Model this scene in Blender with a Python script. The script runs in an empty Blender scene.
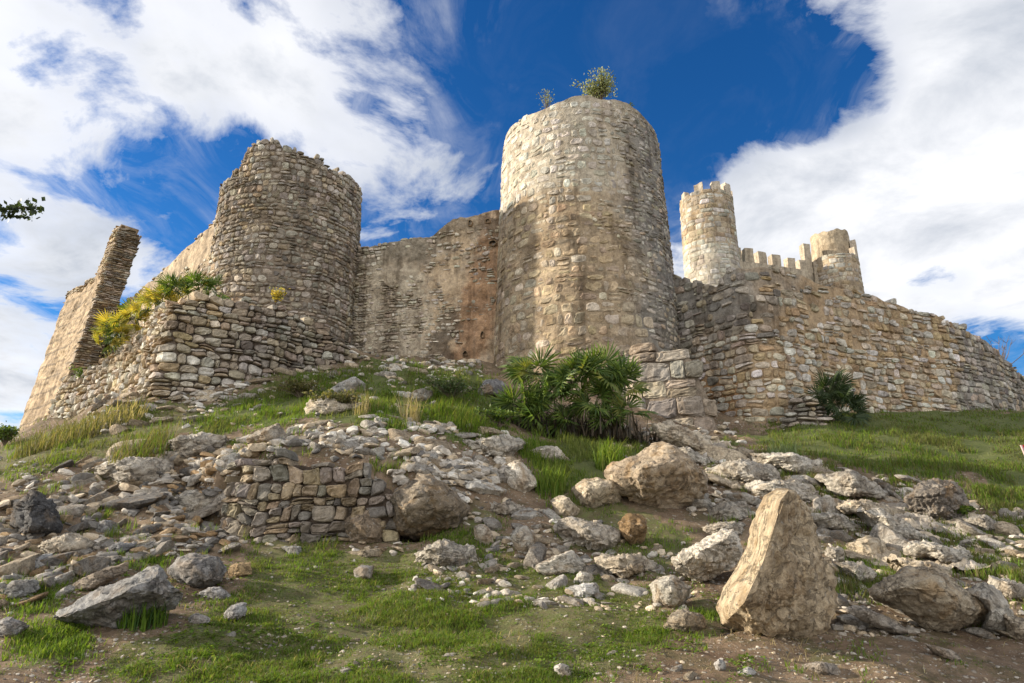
import bpy, math, random
import numpy as np
from mathutils import Vector, Matrix
SC = bpy.context.scene
COL = SC.collection
RS = np.random.RandomState
random.seed(7)
PI = math.pi

# ------------------------------------------------------------------ camera
F_PX, CX, CY = 667.0, 512.0, 341.5
PITCH = math.radians(16.0)
CP, SP = math.cos(PITCH), math.sin(PITCH)
CAMZ = 1.6
cam_d = bpy.data.cameras.new('camera'); cam = bpy.data.objects.new('camera', cam_d); COL.objects.link(cam)
cam.location = (0, 0, CAMZ); cam.rotation_euler = (PI/2 + PITCH, 0, 0)
cam_d.sensor_width = 36; cam_d.lens = 36*F_PX/1024; cam_d.clip_start = .05; cam_d.clip_end = 9000
SC.camera = cam

def W(px, py, Y):
    """surveyed point: picture bearing and horizontal distance -> metres"""
    px = np.asarray(px, float); py = np.asarray(py, float); Y = np.asarray(Y, float)
    v = (CY-py)/F_PX
    k = Y/(CP - v*SP)
    return np.stack([(px-CX)/F_PX*k, Y+0*k, CAMZ+(SP+v*CP)*k], -1)
def proj(P):
    P = np.asarray(P, float); z = P[..., 2]-CAMZ
    d = P[..., 1]*CP + z*SP; d = np.where(d < .05, .05, d)
    u = -P[..., 1]*SP + z*CP
    return np.stack([CX+F_PX*P[..., 0]/d, CY-F_PX*u/d], -1)

# ------------------------------------------------------------------ noise
def _h(ix, iy, iz):
    n = (ix.astype(np.int64)*374761393 + iy.astype(np.int64)*668265263 + iz.astype(np.int64)*2147483647*3 + 1013904223) & 0xffffffff
    n = ((n ^ (n >> 13))*1274126177) & 0xffffffff
    n = ((n ^ (n >> 16))*2246822519) & 0xffffffff
    return ((n ^ (n >> 15)) & 0xffffff)/float(0xffffff)
def vnoise(p):
    p = np.asarray(p, float); i = np.floor(p); f = p-i; f = f*f*f*(f*(f*6-15)+10)
    i = i.astype(np.int64); x, y, z = i[..., 0], i[..., 1], i[..., 2]; fx, fy, fz = f[..., 0], f[..., 1], f[..., 2]
    def L(a, b, t): return a+(b-a)*t
    c = lambda a, b, d: _h(x+a, y+b, z+d)
    return L(L(L(c(0,0,0), c(1,0,0), fx), L(c(0,1,0), c(1,1,0), fx), fy), L(L(c(0,0,1), c(1,0,1), fx), L(c(0,1,1), c(1,1,1), fx), fy), fz)*2-1
def fbm(p, oct=4, lac=2.03, gain=.5):
    p = np.asarray(p, float); s = 0; a = 1; t = 0
    for o in range(oct):
        s = s+a*vnoise(p+o*17.3); t += a; p = p*lac; a *= gain
    return s/t
def sstep(a, b, x):
    t = np.clip((x-a)/(b-a), 0, 1); return t*t*(3-2*t)

# ------------------------------------------------------------------ mesh helpers
def mesh_np(name, V, faces, mat=None, col=None, smooth=False, parent=None, link=True, mats=None, fmat=None):
    """faces: list of (n,k) int arrays"""
    me = bpy.data.meshes.new(name)
    V = np.asarray(V, np.float32).reshape(-1, 3)
    if not isinstance(faces, (list, tuple)): faces = [faces]
    faces = [np.asarray(f, np.int32) for f in faces if len(f)]
    loops = np.concatenate([f.ravel() for f in faces]); tot = np.concatenate([np.full(len(f), f.shape[1], np.int32) for f in faces])
    st = np.concatenate([[0], np.cumsum(tot)[:-1]]).astype(np.int32)
    me.vertices.add(len(V)); me.vertices.foreach_set('co', V.ravel())
    me.loops.add(len(loops)); me.loops.foreach_set('vertex_index', loops)
    me.polygons.add(len(tot)); me.polygons.foreach_set('loop_start', st); me.polygons.foreach_set('loop_total', tot)
    me.polygons.foreach_set('use_smooth', np.full(len(tot), bool(smooth)))
    for m in (mats or ([mat] if mat else [])): me.materials.append(m)
    if fmat is not None: me.polygons.foreach_set('material_index', np.asarray(fmat, np.int32))
    me.update(calc_edges=True)
    if col is not None:
        c = np.ones((len(V), 4), np.float32); c[:, :3] = col
        a = me.color_attributes.new('Col', 'FLOAT_COLOR', 'POINT'); a.data.foreach_set('color', c.ravel())
    o = bpy.data.objects.new(name, me)
    if link: COL.objects.link(o)
    if parent: o.parent = parent
    return o
def tag(o, label=None, cat=None, group=None, kind=None):
    if label: o['label'] = label
    if cat: o['category'] = cat
    if group: o['group'] = group
    if kind: o['kind'] = kind
    return o
def empty(name, label, cat, loc=(0, 0, 0), group=None):
    o = bpy.data.objects.new(name, None); COL.objects.link(o); o.location = loc; o.empty_display_size = .2
    return tag(o, label, cat, group)
def local(V, o):
    return np.asarray(V)-np.array(o.location)[None]
def grid_faces(nu, nv, wrap=False, off=0):
    i = np.arange(nu if wrap else nu-1); j = np.arange(nv-1)
    I, J = np.meshgrid(i, j, indexing='ij'); I2 = (I+1) % nu
    return np.stack([I*nv+J, I2*nv+J, I2*nv+J+1, I*nv+J+1], -1).reshape(-1, 4)+off
class Bag:
    def __init__(s): s.V = []; s.Q = []; s.T = []; s.C = []; s.n = 0
    def add(s, V, Q=None, T=None, C=None):
        V = np.asarray(V, float).reshape(-1, 3)
        if Q is not None and len(Q): s.Q.append(np.asarray(Q)+s.n)
        if T is not None and len(T): s.T.append(np.asarray(T)+s.n)
        s.V.append(V); s.n += len(V)
        if C is None: C = np.ones(3)*.5
        C = np.asarray(C, float); s.C.append(np.broadcast_to(C.reshape(-1, 3) if C.ndim > 1 else C, V.shape))
    def build(s, name, mat, parent=None, smooth=False, at=None):
        V = np.concatenate(s.V)
        if at is not None: V = V-np.asarray(at)[None]
        f = []
        if s.Q: f.append(np.concatenate(s.Q))
        if s.T: f.append(np.concatenate(s.T))
        return mesh_np(name, V, f, mat, np.concatenate(s.C), smooth, parent)
def tube(bag, pts, rad, n=6, C=(.1, .07, .05)):
    pts = np.asarray(pts, float); m = len(pts); rad = np.broadcast_to(np.asarray(rad, float), (m,))
    t = np.gradient(pts, axis=0); t /= np.linalg.norm(t, axis=1)[:, None]+1e-9
    ref = np.array([.31, .17, .93]); a = np.cross(t, ref); a /= np.linalg.norm(a, axis=1)[:, None]+1e-9; b = np.cross(t, a)
    th = np.arange(n)*2*PI/n
    V = pts[:, None]+rad[:, None, None]*(a[:, None]*np.cos(th)[None, :, None]+b[:, None]*np.sin(th)[None, :, None])
    i, j = np.meshgrid(np.arange(m-1), np.arange(n), indexing='ij')
    Q = np.stack([i*n+j, i*n+(j+1) % n, (i+1)*n+(j+1) % n, (i+1)*n+j], -1).reshape(-1, 4)
    bag.add(V, Q, None, C)

# ------------------------------------------------------------------ materials
def mat_new(name):
    m = bpy.data.materials.new(name); m.use_nodes = True; nt = m.node_tree; nt.nodes.clear()
    return m, nt
def N(nt, t, **kw):
    n = nt.nodes.new(t)
    for k, v in kw.items():
        if k == 'inp':
            for a, b in v.items(): n.inputs[a].default_value = b
        else: setattr(n, k, v)
    return n
def mix(nt, blend, fac, a, b):
    n = nt.nodes.new('ShaderNodeMix'); n.data_type = 'RGBA'; n.blend_type = blend
    L = nt.links
    for s, v in ((n.inputs[0], fac), (n.inputs[6], a), (n.inputs[7], b)):
        if hasattr(v, 'is_linked') or hasattr(v, 'links'): L.new(v, s)
        elif isinstance(v, (int, float)): s.default_value = v
        else: s.default_value = (*v, 1) if len(v) == 3 else v
    return n.outputs[2]
def noise(nt, co, scale, detail=6, rough=.6, dist=0.):
    n = N(nt, 'ShaderNodeTexNoise', inp={'Scale': scale, 'Detail': detail, 'Roughness': rough, 'Distortion': dist})
    nt.links.new(co, n.inputs['Vector']); return n.outputs['Fac']
def ramp(nt, f, *stops):
    r = nt.nodes.new('ShaderNodeValToRGB'); e = r.color_ramp.elements
    while len(e) < len(stops): e.new(.5)
    for k, (p, c) in enumerate(stops):
        e[k].position = p; e[k].color = (c, c, c, 1) if isinstance(c, (int, float)) else (*c, 1)
    nt.links.new(f, r.inputs[0]); return r.outputs[0]
def finish(nt, color, bump=None, bstr=.5, bdist=.03, rough=.9, spec=.25):
    p = N(nt, 'ShaderNodeBsdfPrincipled', inp={'Roughness': rough, 'Specular IOR Level': spec})
    nt.links.new(color, p.inputs['Base Color'])
    if bump is not None:
        b = N(nt, 'ShaderNodeBump', inp={'Strength': bstr, 'Distance': bdist}); nt.links.new(bump, b.inputs['Height']); nt.links.new(b.outputs[0], p.inputs['Normal'])
    o = nt.nodes.new('ShaderNodeOutputMaterial'); nt.links.new(p.outputs[0], o.inputs[0]); return p
def stone_mat(name, scale=1., stain=.55, lichen=.35, bstr=.7, bdist=.03, objcol=False, ochre=0., pale=(.5, .48, .43)):
    m, nt = mat_new(name)
    if objcol:
        c = N(nt, 'ShaderNodeObjectInfo'); base = c.outputs['Color']
        tc = nt.nodes.new('ShaderNodeTexCoord'); 
        add = N(nt, 'ShaderNodeVectorMath', operation='ADD'); nt.links.new(tc.outputs['Object'], add.inputs[0])
        mulr = N(nt, 'ShaderNodeMath', operation='MULTIPLY', inp={1: 37.}); nt.links.new(c.outputs['Random'], mulr.inputs[0]); nt.links.new(mulr.outputs[0], add.inputs[1]); co = add.outputs[0]
    else:
        a = N(nt, 'ShaderNodeAttribute', attribute_name='Col'); base = a.outputs['Color']
        g = nt.nodes.new('ShaderNodeNewGeometry'); co = g.outputs['Position']
    n1 = noise(nt, co, 1.1*scale, 8, .65, .4)
    n2 = noise(nt, co, 6*scale, 8, .7)
    n3 = noise(nt, co, 28*scale, 5, .7)
    col = mix(nt, 'MULTIPLY', 1., base, ramp(nt, n2, (.28, .5), (.5, .98), (.75, 1.4)))
    col = mix(nt, 'MULTIPLY', .8, col, ramp(nt, n3, (.3, .6), (.55, 1.), (.8, 1.35)))
    if ochre:
        col = mix(nt, 'MIX', ramp(nt, noise(nt, co, 1.7*scale, 6, .6, .6), (.5, 0.), (.66, ochre)), col, (.3, .18, .07))
    st = ramp(nt, n1, (.46, 0.), (.66, stain))
    col = mix(nt, 'MULTIPLY', st, col, (.42, .37, .32))
    li = ramp(nt, noise(nt, co, 9*scale, 8, .75, .3), (.58, 0.), (.68, lichen))
    col = mix(nt, 'MIX', li, col, pale)
    if not objcol:
        sv = N(nt, 'ShaderNodeVectorMath', operation='MULTIPLY', inp={1: (1.5, 1.5, .16)}); nt.links.new(co, sv.inputs[0])
        col = mix(nt, 'MULTIPLY', ramp(nt, noise(nt, sv.outputs[0], 1.6, 6, .62, .3), (.52, 0.), (.64, .6)), col, (.4, .36, .32))
    bl = ramp(nt, noise(nt, co, 13*scale, 7, .75, .2), (.62, 0.), (.7, .55*stain))
    col = mix(nt, 'MIX', bl, col, (.06, .055, .05))
    h = mix(nt, 'ADD', .45, n2, n3)
    if objcol:
        ck = ramp(nt, noise(nt, co, 1.9*scale, 7, .62, .7), (.478, 1.), (.5, .22), (.522, 1.)); ck2 = ramp(nt, noise(nt, co, 3.7*scale, 5, .6, 1.1), (.485, 1.), (.5, .4), (.515, 1.))
        col = mix(nt, 'MULTIPLY', .42, col, ck); col = mix(nt, 'MULTIPLY', .25, col, ck2); h = mix(nt, 'MULTIPLY', .6, h, ck)
    finish(nt, col, h, bstr, bdist)
    return m
M_WALL = stone_mat('weathered_masonry', 1., .7, .35, .9, .04)
M_PALE = stone_mat('pale_keep_masonry', .7, .4, .3)
M_ROCK = stone_mat('limestone_boulder', 1.6, .7, .6, 1., .06, True, .6)
M_SLAB = stone_mat('grey_limestone', 1.8, .75, .5, 1., .05, True, .25)
M_RUB = stone_mat('rubble_stone', 2., .5, .3, .7, .02)
def leaf_mat(name, trans=.35, rough=.55, spec=.3):
    m, nt = mat_new(name)
    a = N(nt, 'ShaderNodeAttribute', attribute_name='Col')
    p = N(nt, 'ShaderNodeBsdfPrincipled', inp={'Roughness': rough, 'Specular IOR Level': spec}); nt.links.new(a.outputs[0], p.inputs['Base Color'])
    t = nt.nodes.new('ShaderNodeBsdfTranslucent'); nt.links.new(mix(nt, 'MULTIPLY', 1., a.outputs[0], (1.5, 1.5, .7)), t.inputs[0])
    x = N(nt, 'ShaderNodeMixShader', inp={0: trans}); nt.links.new(p.outputs[0], x.inputs[1]); nt.links.new(t.outputs[0], x.inputs[2])
    o = nt.nodes.new('ShaderNodeOutputMaterial'); nt.links.new(x.outputs[0], o.inputs[0]); return m
M_LEAF = leaf_mat('leaf'); M_GRASS = leaf_mat('grass_blade', .4, .7, .15)
def bark_mat():
    m, nt = mat_new('bark'); g = nt.nodes.new('ShaderNodeNewGeometry'); n = noise(nt, g.outputs['Position'], 14, 6)
    finish(nt, mix(nt, 'MIX', n, (.05, .035, .025), (.2, .15, .11)), n, .6, .02); return m
M_BARK = bark_mat()
def paint_mat():
    m, nt = mat_new('worn_paint'); a = N(nt, 'ShaderNodeAttribute', attribute_name='Col'); g = nt.nodes.new('ShaderNodeNewGeometry')
    finish(nt, mix(nt, 'MULTIPLY', .5, a.outputs[0], ramp(nt, noise(nt, g.outputs['Position'], 18), (.3, .6), (.7, 1.1))), None, rough=.5); return m
M_PAINT = paint_mat()
def ground_mat():
    m, nt = mat_new('stony_soil')
    g = nt.nodes.new('ShaderNodeNewGeometry'); co = g.outputs['Position']
    a = N(nt, 'ShaderNodeAttribute', attribute_name='Col')
    n1 = noise(nt, co, .9, 8, .65); n2 = noise(nt, co, 7, 8, .7); n3 = noise(nt, co, 40, 4, .7)
    soil = mix(nt, 'MIX', ramp(nt, n1, (.35, 0.), (.65, 1.)), (.115, .075, .047), (.23, .165, .105))
    soil = mix(nt, 'MULTIPLY', .9, soil, ramp(nt, n2, (.3, .55), (.7, 1.4)))
    v = N(nt, 'ShaderNodeTexVoronoi', inp={'Scale': 34., 'Randomness': 1.}); nt.links.new(co, v.inputs['Vector'])
    peb = ramp(nt, v.outputs['Distance'], (.18, 1.), (.32, 0.))
    sel = ramp(nt, v.outputs['Color'], (.45, 0.), (.55, 1.))
    pf = mix(nt, 'MULTIPLY', 1., peb, sel)
    soil = mix(nt, 'MIX', pf, soil, mix(nt, 'MIX', n3, (.2, .16, .12), (.42, .37, .3)))
    v2 = N(nt, 'ShaderNodeTexVoronoi', inp={'Scale': 13., 'Randomness': 1.}); nt.links.new(co, v2.inputs['Vector'])
    pf2 = mix(nt, 'MULTIPLY', 1., ramp(nt, v2.outputs['Distance'], (.2, 1.), (.36, 0.)), ramp(nt, v2.outputs['Color'], (.5, 0.), (.6, 1.)))
    soil = mix(nt, 'MIX', pf2, soil, mix(nt, 'MIX', n3, (.2, .17, .13), (.44, .38, .3))); pf = mix(nt, 'ADD', 1., pf, pf2)
    soil = mix(nt, 'MIX', ramp(nt, noise(nt, co, 2.6, 8, .7, .5), (.5, 0.), (.62, .7)), soil, (.075, .066, .03))
    gr = mix(nt, 'MIX', n2, (.05, .075, .018), (.11, .135, .036))
    sep = nt.nodes.new('ShaderNodeSeparateColor'); nt.links.new(a.outputs[0], sep.inputs[0])
    mm = N(nt, 'ShaderNodeMath', operation='ADD', inp={1: -.5}); nt.links.new(n2, mm.inputs[0])
    ad = N(nt, 'ShaderNodeMath', operation='ADD'); nt.links.new(mm.outputs[0], ad.inputs[0]); nt.links.new(sep.outputs[0], ad.inputs[1])
    col = mix(nt, 'MIX', ramp(nt, ad.outputs[0], (.38, 0.), (.75, .8)), soil, gr)
    h = mix(nt, 'ADD', .5, n2, n3); h = mix(nt, 'ADD', .6, h, pf)
    finish(nt, col, h, .8, .04, .95, .1)
    return m
M_GROUND = ground_mat()

# ------------------------------------------------------------------ terrain
CTRL = [(px, 683, 6.2) for px in (-150, 0, 256, 512, 768, 1024, 1200)]
CTRL += [(px, 640, 7.25) for px in (-150, 0, 256, 512, 768, 1024, 1200)]
CTRL += [(px, 600, 8.5) for px in (-150, 0, 200, 400, 600, 800, 1024, 1200)]
CTRL += [(0, 562, 9.8), (150, 560, 9.9), (300, 555, 10.3), (420, 560, 10.2), (560, 560, 10.3), (700, 560, 10.3), (880, 560, 10.4), (1024, 560, 10.5), (1200, 560, 10.6)]
CTRL += [(0, 520, 11.2), (120, 520, 11.1), (230, 530, 10.95)]
CTRL += [(260, 542, 11.05), (330, 543, 11.0), (395, 545, 11.0), (470, 540, 11.0)]            # foot of the low terrace wall
CTRL += [(255, 446, 12.1), (330, 450, 12.0), (400, 462, 11.9), (470, 478, 11.9)]              # ground behind it
CTRL += [(0, 478, 12.6), (100, 480, 12.4), (190, 480, 12.3), (20, 458, 14.6), (100, 448, 13.8), (180, 440, 13.9), (-90, 490, 13.5)]
CTRL += [(30, 447, 19), (80, 434, 17.6), (150, 418, 16.2), (240, 420, 14.6), (320, 415, 14.6), (400, 412, 14.8), (470, 425, 14.4)]
CTRL += [(520, 500, 12.2), (600, 500, 12.3), (560, 470, 13.6), (640, 470, 13.6), (500, 450, 13.9), (560, 440, 16.2), (630, 440, 16.6), (480, 400, 17.), (420, 385, 18.2)]
CTRL += [(175, 402, 16.8), (240, 386, 18.2), (300, 373, 19.5), (345, 364, 20.8), (97, 424, 22.2), (48, 440, 25), (20, 449, 26), (75, 436, 31), (28, 446, 36), (-60, 470, 24)]
CTRL += [(190, 299, 18.5), (260, 306, 20.2), (320, 333, 21.8), (120, 352, 23.2)]
CTRL += [(360, 357, 24.5), (420, 357, 24.8), (480, 362, 24.), (500, 385, 20.6), (590, 392, 20.4), (440, 372, 21.5)]
CTRL += [(700, 500, 12.4), (760, 520, 11.6), (880, 520, 12.), (1024, 520, 12.4), (1200, 520, 12.4)]
CTRL += [(720, 470, 14.2), (800, 470, 14.3), (900, 480, 14.2), (1024, 470, 15.3), (730, 440, 18.5), (830, 432, 18.6), (930, 430, 19.3), (1024, 440, 18.3)]
CTRL += [(740, 430, 20.3), (835, 413, 22.3), (960, 407, 25.3), (1024, 412, 26.5), (1200, 410, 29)]
PW = [W(*c) for c in CTRL]
PW += [np.array(p, float) for p in [(-19, 33, 6.), (-9, 0, .0), (0, 0, .0), (9, 0, .0), (0, -8, -.8), (-14, 30, 7.), (-4, 32, 8.5), (6, 34, 8.5), (16, 36, 8.5), (26, 40, 8.), (-38, 30, 0.), (-40, 12, -2.5),
        (-45, 50, 2), (0, 55, 11), (16, 55, 11), (35, 55, 8), (-25, 45, 5.5), (42, 20, 4.), (42, 8, 1.2)]]
PW = np.array(PW)
def _rbf():
    X = PW[:, :2]; d = np.linalg.norm(X[:, None]-X[None], axis=-1)
    n = len(X); A = np.zeros((n+3, n+3)); A[:n, :n] = d+np.eye(n)*-.25; A[:n, n] = 1; A[:n, n+1:] = X; A[n, :n] = 1; A[n+1:, :n] = X.T
    return np.linalg.solve(A, np.concatenate([PW[:, 2], np.zeros(3)]))
_w = _rbf()
def H0(x, y):
    sh = np.shape(x); x = np.ravel(x).astype(float); y = np.ravel(y).astype(float); o = np.zeros_like(x)
    xc = np.clip(x, -44, 42); yc = np.clip(y, -8, 56)
    for s in range(0, len(x), 40000):
        P = np.stack([xc[s:s+40000], yc[s:s+40000]], -1); d = np.linalg.norm(P[:, None]-PW[None, :, :2], axis=-1)
        o[s:s+40000] = d @ _w[:-3] + _w[-3] + P @ _w[-2:]
    out = np.hypot(x-xc, y-yc)
    o = o-14*(1-np.exp(-out/60.))
    p = np.stack([x, y, 0*x+3.3], -1)
    o = o+.16*fbm(p*.55, 3)+.05*fbm(p*2.1, 3)+.02*vnoise(p*7)
    return o.reshape(sh)
RWP = [(40, 425, 434, 26), (52, 408, 432, 25), (65, 379, 429, 24), (97, 366, 424, 22.3), (125, 345, 416, 20.6), (139, 334, 412, 19.5), (160, 307, 407, 18.), (176, 298, 403, 17.05), (180, 298, 401, 17.1), (222, 294, 392, 17.9), (250, 298, 385, 18.4), (285, 308, 377, 19.2), (318, 328, 370, 20.1), (350, 348, 364, 21.)]
TWP = [(232, 470, 532, 11.6), (246, 458, 536, 11.3), (258, 449, 540, 11.1), (290, 447, 542, 11.05), (330, 455, 543, 11.05), (362, 460, 545, 11.05), (392, 468, 545, 11.1), (402, 488, 545, 11.15)]
H1 = H0
def _foot(lst):
    o = []
    for px, yt, yb, Y in lst: t = W(px, yt, Y); o.append((t[0], t[1], W(px, yb, Y)[2]))
    return np.array(o)
FEET = [_foot(RWP), _foot(TWP)]
def H0(x, y):
    z = H1(x, y); x = np.asarray(x, float); y = np.asarray(y, float)
    for ft in FEET:
        m = (x > ft[:, 0].min()-2) & (x < ft[:, 0].max()+2) & (y > ft[:, 1].min()-2.5) & (y < ft[:, 1].max()+2)
        if not m.any(): continue
        X, Y_, Z = x[m], y[m], z[m]; bd = np.full(X.shape, 9.); lim = np.full(X.shape, 99.)
        for i in range(len(ft)-1):
            ax, ay, az = ft[i]; bx_, by_, bz = ft[i+1]; dx, dy = bx_-ax, by_-ay; l2 = dx*dx+dy*dy
            tt_ = np.clip(((X-ax)*dx+(Y_-ay)*dy)/l2, 0, 1); ex, ey = X-(ax+tt_*dx), Y_-(ay+tt_*dy); d = np.hypot(ex, ey); side = (ex*dy-ey*dx) > 0
            inside = np.where(side, d, -d*1.); lv = az+tt_*(bz-az)+.04+np.maximum(0, d-.5)*np.where(side, .7, 0)+np.where(~side & (d > .55), (d-.55)*9, 0)
            k = d < bd; bd = np.where(k, d, bd); lim = np.where(k, lv, lim)
        z = z.copy(); z[m] = np.where(bd < 2.2, np.minimum(Z, lim), Z)
    return z
GX = np.arange(-32, 32.01, .1); GY = np.arange(2, 40.01, .1)
_gx, _gy = np.meshgrid(GX, GY, indexing='ij'); GH = H0(_gx, _gy)
def H(x, y):
    x = np.asarray(x, float); y = np.asarray(y, float)
    fx = np.clip((x-GX[0])/.1, 0, len(GX)-1.001); fy = np.clip((y-GY[0])/.1, 0, len(GY)-1.001)
    i = fx.astype(int); j = fy.astype(int); a = fx-i; b = fy-j
    return (GH[i, j]*(1-a)+GH[i+1, j]*a)*(1-b)+(GH[i, j+1]*(1-a)+GH[i+1, j+1]*a)*b
def hit(px, py, y0=4.5, y1=34):
    px = np.asarray(px, float); py = np.asarray(py, float)
    res = np.full(px.shape, np.nan); prev = np.full(px.shape, y0)
    Y = y0; st = .06
    live = np.ones(px.shape, bool)
    while Y < y1 and live.any():
        idx = np.nonzero(live)[0] if px.ndim else None
        P = W(px[idx], py[idx], Y); under = P[:, 2] < H(P[:, 0], P[:, 1])
        res[idx[under]] = Y; live[idx[under]] = False
        Y += st; st = min(.15, st*1.01)
    P = W(px, py, np.where(np.isnan(res), 10, res)); P[:, 2] = H(P[:, 0], P[:, 1])
    return P, ~np.isnan(res)
def hit1(px, py):
    P, ok = hit(np.array([px]), np.array([py])); return P[0]

def inpoly(pts, poly):
    x, y = pts[..., 0], pts[..., 1]; c = np.zeros(x.shape, bool); n = len(poly)
    for i in range(n):
        x0, y0 = poly[i]; x1, y1 = poly[i-1]
        with np.errstate(all='ignore'):
            c ^= ((y0 > y) != (y1 > y)) & (x < (x1-x0)*(y-y0)/(y1-y0+1e-12)+x0)
    return c
# lawns and bare patches, outlined on the slope
G_FORE = [(100, 690), (118, 640), (235, 608), (262, 550), (400, 548), (480, 562), (560, 575), (650, 590), (672, 630), (640, 660), (560, 690)]
G_SLOPE = [(190, 436), (215, 398), (300, 374), (365, 362), (480, 368), (508, 400), (505, 450), (440, 432), (330, 425)]
G_RIGHT = [(722, 434), (840, 414), (960, 402), (1040, 408), (1040, 550), (990, 515), (975, 478), (890, 472), (800, 452)]
G_PALM = [(490, 445), (560, 430), (650, 445), (625, 470), (560, 500), (545, 470)]
G_LEFT = [(-20, 448), (45, 430), (100, 414), (170, 398), (245, 412), (200, 430), (120, 465), (60, 470), (-20, 480)]
G_LOWR = [(915, 528), (1040, 545), (1040, 612), (985, 575)]
G_MID = [(560, 500), (620, 505), (690, 545), (660, 590), (620, 560), (560, 540)]
G_MISC = [[(-10, 575), (60, 560), (60, 600), (-10, 612)], [(120, 545), (165, 545), (165, 565), (120, 565)], [(255, 540), (330, 545), (330, 575), (255, 570)], [(830, 560), (900, 555), (880, 590), (840, 590)], [(10, 640), (70, 620), (90, 660), (20, 670)],
          [(690, 590), (730, 610), (720, 640), (690, 640)], [(360, 385), (440, 395), (440, 412), (360, 412)], [(415, 500), (500, 500), (500, 560), (440, 560)], [(800, 640), (860, 650), (870, 670), (800, 665)]]
def grassiness(P):
    q = proj(P); g = np.zeros(len(P))
    for poly, a in [(G_FORE, .62), (G_SLOPE, .85), (G_RIGHT, .85), (G_PALM, .8), (G_LEFT, .6), (G_LOWR, .7), (G_MID, .6)]+[(p, .55) for p in G_MISC]:
        g = np.maximum(g, inpoly(q+16*np.stack([fbm(P*1.1, 3), fbm(P*1.1+9, 3)], -1), poly)*a)
    beyond = (np.abs(P[:, 0]) > 24) | (P[:, 1] > 30) | (P[:, 1] < 3)
    return np.where(beyond, .6, g)
xs = np.concatenate([[-3000, -1200, -500, -220, -120, -80, -60, -48], np.arange(-40, -12, .4), np.arange(-12, 12, .085), np.arange(12, 40, .4), [44, 52, 64, 90, 140, 260, 600, 1400, 3000]])
ys = np.concatenate([[-1500, -500, -200, -90, -40, -20, -10, -5, -1, 1.5, 3.], np.arange(4, 13, .075), np.arange(13, 27, .14), np.arange(27, 58, 1.), [62, 70, 85, 110, 160, 260, 500, 1200, 3500]])
tx, ty = np.meshgrid(xs, ys, indexing='ij'); tz = H0(tx, ty)
TV = np.stack([tx, ty, tz], -1).reshape(-1, 3)
gm = grassiness(TV)
tag(mesh_np('ground', TV, grid_faces(len(xs), len(ys)), M_GROUND, np.stack([gm, gm, gm], -1), True), kind='structure')

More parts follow.
